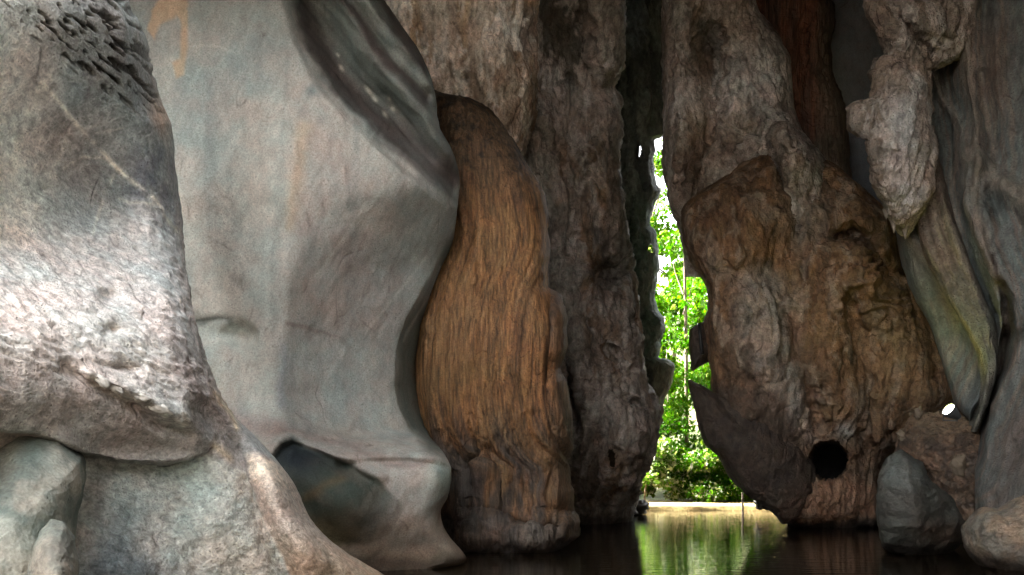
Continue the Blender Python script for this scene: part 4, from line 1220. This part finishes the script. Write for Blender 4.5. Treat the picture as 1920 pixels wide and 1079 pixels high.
Zw = rock_rows('limestone_rock', -170, 1010, [(-170, 1690), (0, 1700), (300, 1690), (400, 1686), (440, 1680), (500, 1692), (560, 1716), (600, 1738), (700, 1772), (760, 1792), (800, 1822), (850, 1826), (1010, 1830)],
               [(-170, 2180), (1010, 2180)], Z_depth, Z_detail, Z_color, M_BAND, 2.5, (25, 0.4), (0, 0), 2.5, 0, 2.0, seed=24, gain=0.62)
tag(Zw, 'smooth grey green wall with curved pinkish bands at the right edge', 'rock')


# ---- pinkish ribbon of flowstone running down from the hanging rock over the grey wall
def Y_color(c):
    x, y = c.px, c.py
    v = c.u
    n = fbm(v * 5, c.Z * 0.4, 2.0, 4, 0.6)
    col = fade(c, (0.26, 0.205, 0.165), (0.17, 0.12, 0.095), sst(-0.3, 0.3, n))
    col = lerp3(col, (0.16, 0.165, 0.145), 0.9 * sst(470, 590, y + 60 * n))
    return lerp3(col, (0.30, 0.26, 0.16), 0.6 * sst(0.15, 0.45, fbm(v * 4 + 3, c.Z * 0.5, 7.0, 3)))


Yr = rock_rows('flowstone_ribbon', 270, 810, [(270, 1706), (350, 1713), (430, 1720), (500, 1744), (560, 1778), (620, 1812), (680, 1838), (740, 1840), (810, 1822)], [(270, 1752), (350, 1772), (430, 1794), (500, 1820), (560, 1842), (620, 1866), (680, 1872), (740, 1856), (810, 1830)],
               lambda x, y, u: 12.85 + 0.30 * sst(430, 640, y) - 0.0060 * (x - 1720), lambda c: 0.03 * fbm(c.X * 3, c.Y * 3, c.Z * 1, 3) + 0.07 * billow(c.u * 3.2, c.Z * 0.35, 1.0, 3, 0.6), Y_color, M_ROUGH, 2.1, (14, 0.3), (14, 0.3), 0.5, 0.5, 3.0, seed=29, gain=0.55)
tag(Yr, 'pinkish ribbon of flowstone running down from the hanging rock onto the grey wall', 'rock')

# ---- rubble and boulders at the lower right
def rb_color(c):
    col = fade(c, (0.125, 0.08, 0.055), (0.06, 0.042, 0.033), sst(-0.2, 0.3, fbm(c.X * 4, c.Y * 4, c.Z * 4, 4, 0.6)))
    return lerp3(col, (0.19, 0.135, 0.085), 0.6 * sst(840, 780, c.py))


RB = rock_dome('rubble_rock', [(1686, 850), (1696, 812), (1716, 782), (1745, 780), (1775, 782), (1808, 786), (1840, 820), (1880, 850), (1960, 870), (2100, 880), (2100, 1010), (1950, 1030), (1850, 1020), (1790, 960), (1740, 900)], (1840, 910), 12.5, 0.8,
               lambda c: 0.10 * ridged(c.X * 2.2, c.Y * 2.2, c.Z * 2.6, 3, 0.55) + 0.05 * fbm(c.X * 8, c.Y * 8, c.Z * 8, 3), rb_color, M_ROUGH, 2.4, (-0.006, -0.0025), 3.0)
tag(RB, 'dark brown crumbly rock under the lit lamp at lower right', 'rock')

G1 = rock_dome('boulder', [(1688, 844), (1716, 866), (1728, 872), (1745, 905), (1778, 932), (1800, 960), (1815, 982), (1806, 1012), (1780, 1040), (1700, 1045), (1655, 1025), (1645, 965), (1648, 900), (1662, 862)], (1722, 955), 12.1, 0.6,
               lambda c: 0.06 * billow(c.X * 1.1 + 2, c.Y * 1.1, c.Z * 1.1, 3, 0.45) + 0.03 * fbm(c.X * 6, c.Y * 6, c.Z * 6, 3),
               lambda c: lerp3(lerp3(lerp3(fade(c, (0.075, 0.077, 0.069), (0.046, 0.044, 0.039), sst(-0.2, 0.3, fbm(c.X * 2.5, c.Y * 2.5, c.Z * 2.5, 4))), (0.125, 0.135, 0.13), 0.6 * gau(c.px, c.py, 1700, 890, 26, 26)), (0.12, 0.082, 0.06), 0.7 * gau(c.px, c.py, 1775, 1000, 34, 16)), (0.03, 0.022, 0.018), 0.85 * sst(1005, 1030, c.py)),
               M_SCAL, 2.2, (0.0, 0.001), 4.5, depth=lambda x, y: np.maximum(0.0060 * (x - 1705 - 0.25 * (y - 900)), -0.0030 * (x - 1705)) + np.maximum(0, 0.005 * (900 - y)) + np.maximum(0, 0.006 * (y - 985)))
tag(G1, 'grey pointed boulder standing in the water at lower right', 'boulder')
G2 = rock_dome('boulder', [(1806, 990), (1828, 963), (1845, 952), (1870, 957), (1892, 945), (1925, 922), (2000, 900), (2080, 960), (2080, 1080), (1990, 1120), (1900, 1090), (1845, 1065), (1812, 1030)], (1920, 1015), 10.6, 0.9,
               lambda c: 0.05 * billow(c.X * 1.1, c.Y * 1.1, c.Z * 1.1, 3, 0.45) + 0.03 * fbm(c.X * 6, c.Y * 6, c.Z * 6, 3),
               lambda c: lerp3(fade(c, (0.22, 0.165, 0.12), (0.15, 0.135, 0.115), sst(-0.2, 0.3, fbm(c.X * 2.5, c.Y * 2.5, c.Z * 2.5, 4))), (0.04, 0.03, 0.025), 0.8 * sst(1025, 1050, c.py - 0.3 * (c.px - 1850))),
               M_SCAL, 2.2, (-0.002, 0.0), 4.5, depth=lambda x, y: np.maximum(0.004 * (985 - y + 0.3 * (x - 1900)), 0.0015 * (y - 985)) + np.maximum(0, 0.004 * (1870 - x)))
tag(G2, 'tan broad boulder in the bottom right corner', 'boulder')


# ================================================================== SMALL THINGS IN THE CAVE
M_BLACK = plain_mat('black_paint', (0.012, 0.012, 0.013), 0.5)
M_HOUSE = plain_mat('lamp_housing_paint', (0.05, 0.055, 0.06), 0.45)


def emit_mat(name, col, s):
    m, nt, b = new_mat(name)
    b.inputs['Base Color'].default_value = (0.8, 0.78, 0.7, 1)
    b.inputs['Emission Color'].default_value = (*col, 1)
    b.inputs['Emission Strength'].default_value = s
    return m


M_LENS = emit_mat('lamp_glass_lit', (1.0, 0.93, 0.72), 3.0)


def floodlight():
    """small flood lamp lying on the rubble, its glass turned up and to the left"""
    base = at(1783, 772, 12.15)
    root = empty('flood_lamp', base)
    tag(root, 'small lit flood lamp on the brown rock at lower right', 'lamp')
    ax = np.array([-0.80, -0.16, 0.58]); ax /= np.linalg.norm(ax)
    s = np.cross(ax, (0, 1, 0)); s /= np.linalg.norm(s); b = np.cross(ax, s)
    K = 20
    def ring(d, r): return [ax * d + (s * math.cos(2 * PI * k / K) + b * math.sin(2 * PI * k / K)) * r for k in range(K)]
    def lathe(name, prof_, mat):
        V = []; Fq = []
        for d, r in prof_: V += ring(d, r)
        for i in range(len(prof_) - 1):
            for k in range(K):
                Fq.append((i * K + k, i * K + (k + 1) % K, (i + 1) * K + (k + 1) % K, (i + 1) * K + k))
        return mesh_obj(name, np.array(V), np.array(Fq), mat, root, smooth=False)
    lathe('housing', [(-0.16, 0.004), (-0.16, 0.05), (-0.12, 0.06), (-0.05, 0.09), (0.03, 0.112), (0.06, 0.112), (0.06, 0.098), (0.035, 0.096)], M_HOUSE)
    lathe('glass', [(0.058, 0.002), (0.054, 0.05), (0.044, 0.094), (0.030, 0.094), (0.030, 0.002)], M_LENS)
    tube_obj('bracket', [(-0.10, 0, -0.02), (-0.11, 0.02, -0.13), (0.11, 0.02, -0.14), (0.12, 0, -0.03)], [0.012] * 4, M_HOUSE, root, 6)
    tube_obj('cable', [(0.04, 0.05, -0.08), (0.12, 0.10, -0.10), (0.22, 0.22, -0.07), (0.32, 0.40, -0.08)], [0.009] * 4, M_BLACK, root, 6)
    ld = bpy.data.lights.new('lamp_light', 'SPOT')
    ld.energy = 5; ld.color = (0.95, 0.92, 0.22); ld.spot_size = radians(110); ld.spot_blend = 0.9; ld.shadow_soft_size = 0.06
    lo = bpy.data.objects.new('lamp_light', ld); COL.objects.link(lo)
    lo.parent = root; lo.location = tuple(ax * 0.08)
    from mathutils import Vector
    lo.rotation_euler = Vector((0.22, 0.62, 0.8)).to_track_quat('-Z', 'Y').to_euler()
    return root


floodlight()

# black rod hanging at the slab
rod = tube_obj('hanging_rod', [at(1311, 606, 17.35), at(1314, 640, 17.33), at(1317, 665, 17.3)], [0.035, 0.04, 0.05], M_BLACK)
tag(rod, 'short black rod hanging against the dark slab beside the slit', 'rod')

# pale stones on the brown rubble
M_PALE = plain_mat('pale_stone', (0.11, 0.085, 0.06), 0.85, bump=0.5, scale=14)


def stone(name, c, r, mat, seed, squash=(1, 1, 1), parent=None):
    rs = np.random.default_rng(seed)
    nu, nv = 30, 22
    a = np.linspace(0, 2 * PI, nu + 1); b = np.linspace(0.02, PI - 0.02, nv)
    aa, bb = np.meshgrid(a, b)
    x = np.sin(bb) * np.cos(aa); y = np.sin(bb) * np.sin(aa); z = np.cos(bb)
    k = r * (0.8 + 0.5 * fbm(x * 1.2 + seed, y * 1.2, z * 1.2, 4, 0.6) + 0.5 * billow(x * 1.5 + seed, y * 1.5, z * 1.5, 3))
    P = np.stack([x * k * squash[0], y * k * squash[1], z * k * squash[2]], -1)
    o = mesh_obj(name, P.reshape(-1, 3), grid_faces(nv, nu + 1), mat, parent)
    o.location = c
    return o


for i, (px, py, D, r, lb) in enumerate(((1797, 872, 12.0, 0.13, 'pale knobbly stone below the dark crevice at lower right'), (1690, 816, 12.6, 0.07, 'small pale stone at the left end of the brown crumbly rock'), (1722, 776, 12.8, 0.08, 'small yellowish stone upright left of the flood lamp'))):
    o = stone('stone', at(px, py, D), r, M_PALE, 40 + i, (0.8, 0.8, 1.2))
    tag(o, lb, 'stone', 'loose stones on the brown rock')

# pale crust lumps along the crack of the left rock
M_CRUST = plain_mat('calcite_crust', (0.62, 0.585, 0.53), 0.7, bump=0.4, scale=20)
for i, (px, py, r, dx) in enumerate(((217, 728, 0.040, 1.5), (190, 714, 0.045, 1.6), (266, 744, 0.050, 1.3), (296, 764, 0.062, 1.5), (330, 782, 0.045, 1.5), (219, 650, 0.034, 0.8), (204, 610, 0.026, 1.0))):
    y_ = np.array([[float(py)]]); x_ = np.array([[float(px)]])
    D = float(A_depth(x_, y_, x_ * 0)[0, 0]) + 0.02
    o = stone('crust', at(px, py, D), r, M_CRUST, 60 + i, (dx, 0.6, 0.75), A)
    o.rotation_euler = (0.2 * i, 0.55 + 0.2 * math.sin(i * 2.1), 0.5)

# dark stones at the foot of the exit
M_WET = plain_mat('wet_stone', (0.035, 0.03, 0.024), 0.4, bump=0.5, scale=6)
for i, (px, py, D, r, lb) in enumerate(((1197, 952, 22.4, 0.26, 'dark wet stone at the left end of the pale bank'), (1178, 955, 22.0, 0.22, 'dark wet stone under the brown wall left of the pale bank'), (1432, 944, 21.5, 0.20, 'dark wet stone at the waterline below the dark lobe'))):
    tag(stone('stone', at(px, py, D), r, M_WET, 80 + i, (1.1, 1, 0.9)), lb, 'stone', 'wet stones at the exit')


# ================================================================== OUTSIDE
def bank():
    nx, ny = 120, 90
    X = np.linspace(-60, 70, nx)
    t = np.linspace(0, 1, ny) ** 2.2
    Y = np.concatenate([[24.3, 24.32, 24.4], 24.6 + t * 120])
    xx, yy = np.meshgrid(X, Y)
    yy = yy + np.where(yy < 26, 0.10 * perlin(xx * 0.7, 3.0, 1.0), 0)
    z = 0.16 + 0.02 * perlin(xx * 0.8, yy * 0.8, 2.0) + 0.30 * np.maximum(yy - 28, 0) ** 0.95 * (1 + 0.2 * perlin(xx * 0.06, yy * 0.06, 4.0))
    z = np.minimum(z, 14 + 3 * perlin(xx * 0.03, yy * 0.03, 9.0))
    z[0] = -1.6; z[1] = 0.11
    sand = sst(27.0, 25.6, yy + 0.5 * perlin(xx, yy, 5.0))
    col = np.zeros(xx.shape + (3,), np.float32) + np.array((0.06, 0.075, 0.025), np.float32)
    col = lerp3(col, (0.10, 0.07, 0.04), sst(0.0, 0.4, fbm(xx * 0.5, yy * 0.5, 1.0, 3)))
    col = lerp3(col, (0.30, 0.23, 0.10), sand)
    o = mesh_obj('bank', np.stack([xx, yy, z], -1).reshape(-1, 3), grid_faces(len(Y), nx), M_DARK, None, col)
    return tag(o, 'pale sandy bank and hillside beyond the exit', kind='structure')


bank()


def ground_z(x, y):
    return 0.28 + 0.30 * max(y - 28, 0) ** 0.95


def leaf_mat(name):
    m, nt, b = new_mat(name)
    N = nt.nodes; L = nt.links
    at_ = N.new('ShaderNodeAttribute'); at_.attribute_name = 'Col'
    L.new(at_.outputs['Color'], b.inputs['Base Color'])
    b.inputs['Roughness'].default_value = 0.6
    b.inputs['Specular IOR Level'].default_value = 0.08
    tr = N.new('ShaderNodeBsdfTranslucent')
    vm = N.new('ShaderNodeVectorMath'); vm.operation = 'MULTIPLY'; vm.inputs[1].default_value = (1.1, 1.5, 0.25)
    L.new(at_.outputs['Color'], vm.inputs[0]); L.new(vm.outputs[0], tr.inputs['Color'])
    mx = N.new('ShaderNodeMixShader'); mx.inputs[0].default_value = 0.42
    L.new(b.outputs[0], mx.inputs[1]); L.new(tr.outputs[0], mx.inputs[2])
    L.new(mx.outputs[0], N['Material Output'].inputs['Surface'])
    return m


M_LEAF = leaf_mat('leaves')
M_BARK = plain_mat('bark', (0.13, 0.10, 0.07), 0.9, bump=0.6, scale=12, var=0.3)
M_BARKP = plain_mat('pale_bark', (0.30, 0.25, 0.18), 0.9, bump=0.4, scale=12, var=0.3)


def leaves(name, clumps, n, size, parent, seed, base=(0.08, 0.15, 0.025), var=0.35, pale=0.06):
    """leaf-shaped faces gathered in clumps; clumps = list of (centre, radii)"""
    rs = np.random.default_rng(seed)
    vol = np.array([c[1][0] * c[1][1] * c[1][2] for c in clumps]) ** 0.7
    cnt = np.maximum(4, (n * vol / vol.sum()).astype(int))
    Cs, tone = [], []
    for (cc, rr), k in zip(clumps, cnt):
        v = rs.normal(size=(k, 3)); v /= np.linalg.norm(v, axis=1)[:, None]
        v *= (rs.random(k) ** 0.45)[:, None]
        Cs.append(np.array(cc) + v * np.array(rr)); tone.append(np.full(k, rs.normal()))
    P = np.concatenate(Cs); tn = np.concatenate(tone); k = len(P)
    a = rs.normal(size=(k, 3)); a[:, 2] -= 0.5; a /= np.linalg.norm(a, axis=1)[:, None]
    nrm = rs.normal(size=(k, 3)); nrm[:, 2] += 1.1
    b = np.cross(nrm, a); b /= np.linalg.norm(b, axis=1)[:, None] + 1e-9
    nn = np.cross(a, b)
    L = size * np.exp(0.3 * rs.normal(size=k)); W = L * (0.30 + 0.15 * rs.random(k))
    v0 = P; v1 = P + a * (L * 0.45)[:, None] + b * W[:, None] + nn * (L * 0.06)[:, None]
    v2 = P + a * L[:, None] - nn * (L * 0.12)[:, None]; v3 = P + a * (L * 0.45)[:, None] - b * W[:, None] + nn * (L * 0.06)[:, None]
    V = np.stack([v0, v1, v2, v3], 1).reshape(-1, 3)
    Fq = np.arange(4 * k).reshape(k, 4)
    bc = np.array(base) * np.array((0.56, 0.72, 0.06))
    j = np.exp(var * rs.normal(size=k) * 0.7 + 0.22 * tn)
    cl = bc[None, :] * j[:, None]
    cl[:, 0] *= np.exp(0.25 * rs.normal(size=k))
    pm = rs.random(k) < pale  # share of leaves whitened: blown-out highlights put into the colour
    cl[pm] = np.array((0.30, 0.30, 0.25)) * np.exp(0.2 * rs.normal(size=(pm.sum(), 1)))
    return mesh_obj(name, V, Fq, M_LEAF, parent, np.repeat(cl, 4, 0), smooth=False)


def tree(name, px, D, height, crown, n, size, label, seed, cat='tree', lean=(0, 0), r0=0.12, mat=None, base=(0.07, 0.13, 0.025), group=None, pale=0.06, limbs=5):
    rs = np.random.default_rng(seed)
    x = (px - 960) / F * D
    z0 = ground_z(x, D) - 0.1
    root = empty(name, (x, D, z0))
    tag(root, label, cat, group)
    H_ = height
    pts = [np.array((lean[0] * t * t + 0.12 * math.sin(3 * t + seed), lean[1] * t, H_ * t)) for t in np.linspace(0, 1, 9)]
    tr = tube_obj('trunk', pts, [r0 * (1 - 0.82 * t) for t in np.linspace(0, 1, 9)], mat or M_BARK, root, 8)
    clumps = []
    for (cz, spread, rad, k) in crown:           # height fraction, sideways spread, clump radius, count
        for _ in range(k):
            t = min(1.0, max(0.05, cz + rs.normal() * 0.05))
            base_p = np.array((lean[0] * t * t, lean[1] * t, H_ * t))
            off = rs.normal(size=3) * spread; off[2] *= 0.5
            rr = rad * (0.7 + 0.6 * rs.random())
            clumps.append((base_p + off, (rr, rr, rr * 0.7)))
    for i in range(min(limbs, len(clumps))):
        c0 = clumps[i * len(clumps) // max(1, limbs)][0]
        t0 = max(0.1, min(0.95, c0[2] / H_ - 0.12))
        s = np.array((lean[0] * t0 * t0, lean[1] * t0, H_ * t0))
        tube_obj('limb', [s, (s + c0) / 2 + rs.normal(size=3) * 0.1, c0], [r0 * 0.35, r0 * 0.22, r0 * 0.08], mat or M_BARK, root, 5)
    leaves('crown', clumps, int(n * 1.7), size * 0.8, root, seed + 100, base, 0.35, pale)
    return root


G_T = 'trees beyond the exit'
G_S = 'shrubs on the bank'
tree('slender_tree', 1281, 29, 14.5, [(0.95, 0.7, 0.5, 8), (0.8, 0.8, 0.5, 8), (0.62, 0.7, 0.5, 7), (0.45, 0.5, 0.4, 5)], 1300, 0.20, 'tall slender tree whose thin dark trunk runs up the middle of the slit', 1, r0=0.09, group=G_T)
tree('broad_tree', 1345, 33, 11, [(0.75, 1.2, 0.8, 10), (0.95, 0.8, 0.6, 6), (0.5, 1.0, 0.7, 8)], 4200, 0.20, 'leafy bright green tree against the right side of the slit', 2, lean=(-0.4, 0), r0=0.16, group=G_T, base=(0.085, 0.16, 0.03))
tree('glint_tree', 1212, 36, 15, [(0.98, 0.8, 0.6, 6), (0.85, 1.0, 0.6, 8), (0.65, 0.9, 0.6, 6)], 900, 0.22, 'sparse tree with painted bright highlights in the upper left of the slit', 3, lean=(0.5, 0), r0=0.14, group=G_T, base=(0.09, 0.15, 0.03), pale=0.2)
tree('broad_tree', 1180, 31, 8, [(0.8, 1.0, 0.7, 9), (0.55, 1.0, 0.7, 8)], 4200, 0.19, 'leafy tree behind the hanging point of the slit', 4, r0=0.13, group=G_T)
tree('broad_tree', 1265, 38, 9.5, [(0.9, 1.2, 0.8, 8), (0.7, 1.4, 0.8, 9), (0.4, 1.2, 0.8, 8)], 5600, 0.22, 'green tree farthest back in the middle of the exit', 5, r0=0.16, group=G_T)
tree('broad_tree', 1440, 30, 7, [(0.8, 1.0, 0.7, 9), (0.5, 1.0, 0.7, 8)], 4200, 0.19, 'yellow green tree mirrored in the water right of the exit', 6, r0=0.13, group=G_T, base=(0.14, 0.19, 0.02))
tree('broad_tree', 1560, 33, 9, [(0.8, 1.2, 0.8, 9), (0.5, 1.2, 0.8, 8)], 3600, 0.22, 'green tree hidden mostly behind the dark lobe', 7, r0=0.15, group=G_T)
tree('pale_trunk_tree', 1256, 27.6, 5.2, [(0.95, 0.7, 0.55, 8), (0.75, 0.8, 0.5, 7)], 3000, 0.16, 'small tree with a pale bare trunk above the sandy bank', 8, r0=0.06, mat=M_BARKP, group=G_T)

shrubs = [(1215, 26.6, 2.0, (0.085, 0.15, 0.03), 0.45, 'shrub with painted whitish highlights at the left end of the sandy bank'),
          (1300, 27.2, 1.9, (0.06, 0.13, 0.02), 0.18, 'dark leafy shrub in the middle of the sandy bank'),
          (1335, 26.8, 2.2, (0.08, 0.17, 0.03), 0.35, 'bright shrub with painted whitish highlights right of the middle of the bank'),
          (1375, 26.2, 1.5, (0.07, 0.16, 0.03), 0.12, 'fresh green shrub at the right end of the sandy bank'),
          (1420, 26.4, 1.7, (0.13, 0.18, 0.02), 0.06, 'yellow green shrub beside the bank below the dark lobe'),
          (1185, 28.2, 3.4, (0.06, 0.12, 0.025), 0.10, 'tall green shrub behind the highlighted shrub on the left'),
          (1240, 29.0, 3.6, (0.045, 0.09, 0.018), 0.05, 'dark tall shrub behind the pale trunk'),
          (1320, 29.5, 4.2, (0.065, 0.14, 0.025), 0.08, 'tall green shrub rising behind the bank right of the middle'),
          (1480, 27.5, 2.4, (0.12, 0.17, 0.02), 0.05, 'yellowish shrub mirrored at the right side of the water')]
for i, (px, D, h, bc, pl, lb) in enumerate(shrubs):
    tree('shrub', px, D, h, [(0.85, 0.35 * h * 0.5, 0.42 * h * 0.5, 6), (0.5, 0.4 * h * 0.5, 0.42 * h * 0.5, 7), (0.2, 0.4 * h * 0.5, 0.35 * h * 0.5, 6)], int(1500 + 700 * h), 0.15, lb, 30 + i, 'shrub', r0=0.04, base=bc, group=G_S, pale=pl, limbs=4)

# thin post standing at the water's edge right of the bank
post = tube_obj('mooring_post', [at(1393, 975, 22.6), at(1392.5, 940, 22.6), at(1392, 924, 22.6)], [0.035, 0.03, 0.028], M_BARK)
tag(post, 'thin dark post standing in the water at the right end of the bank', 'post')
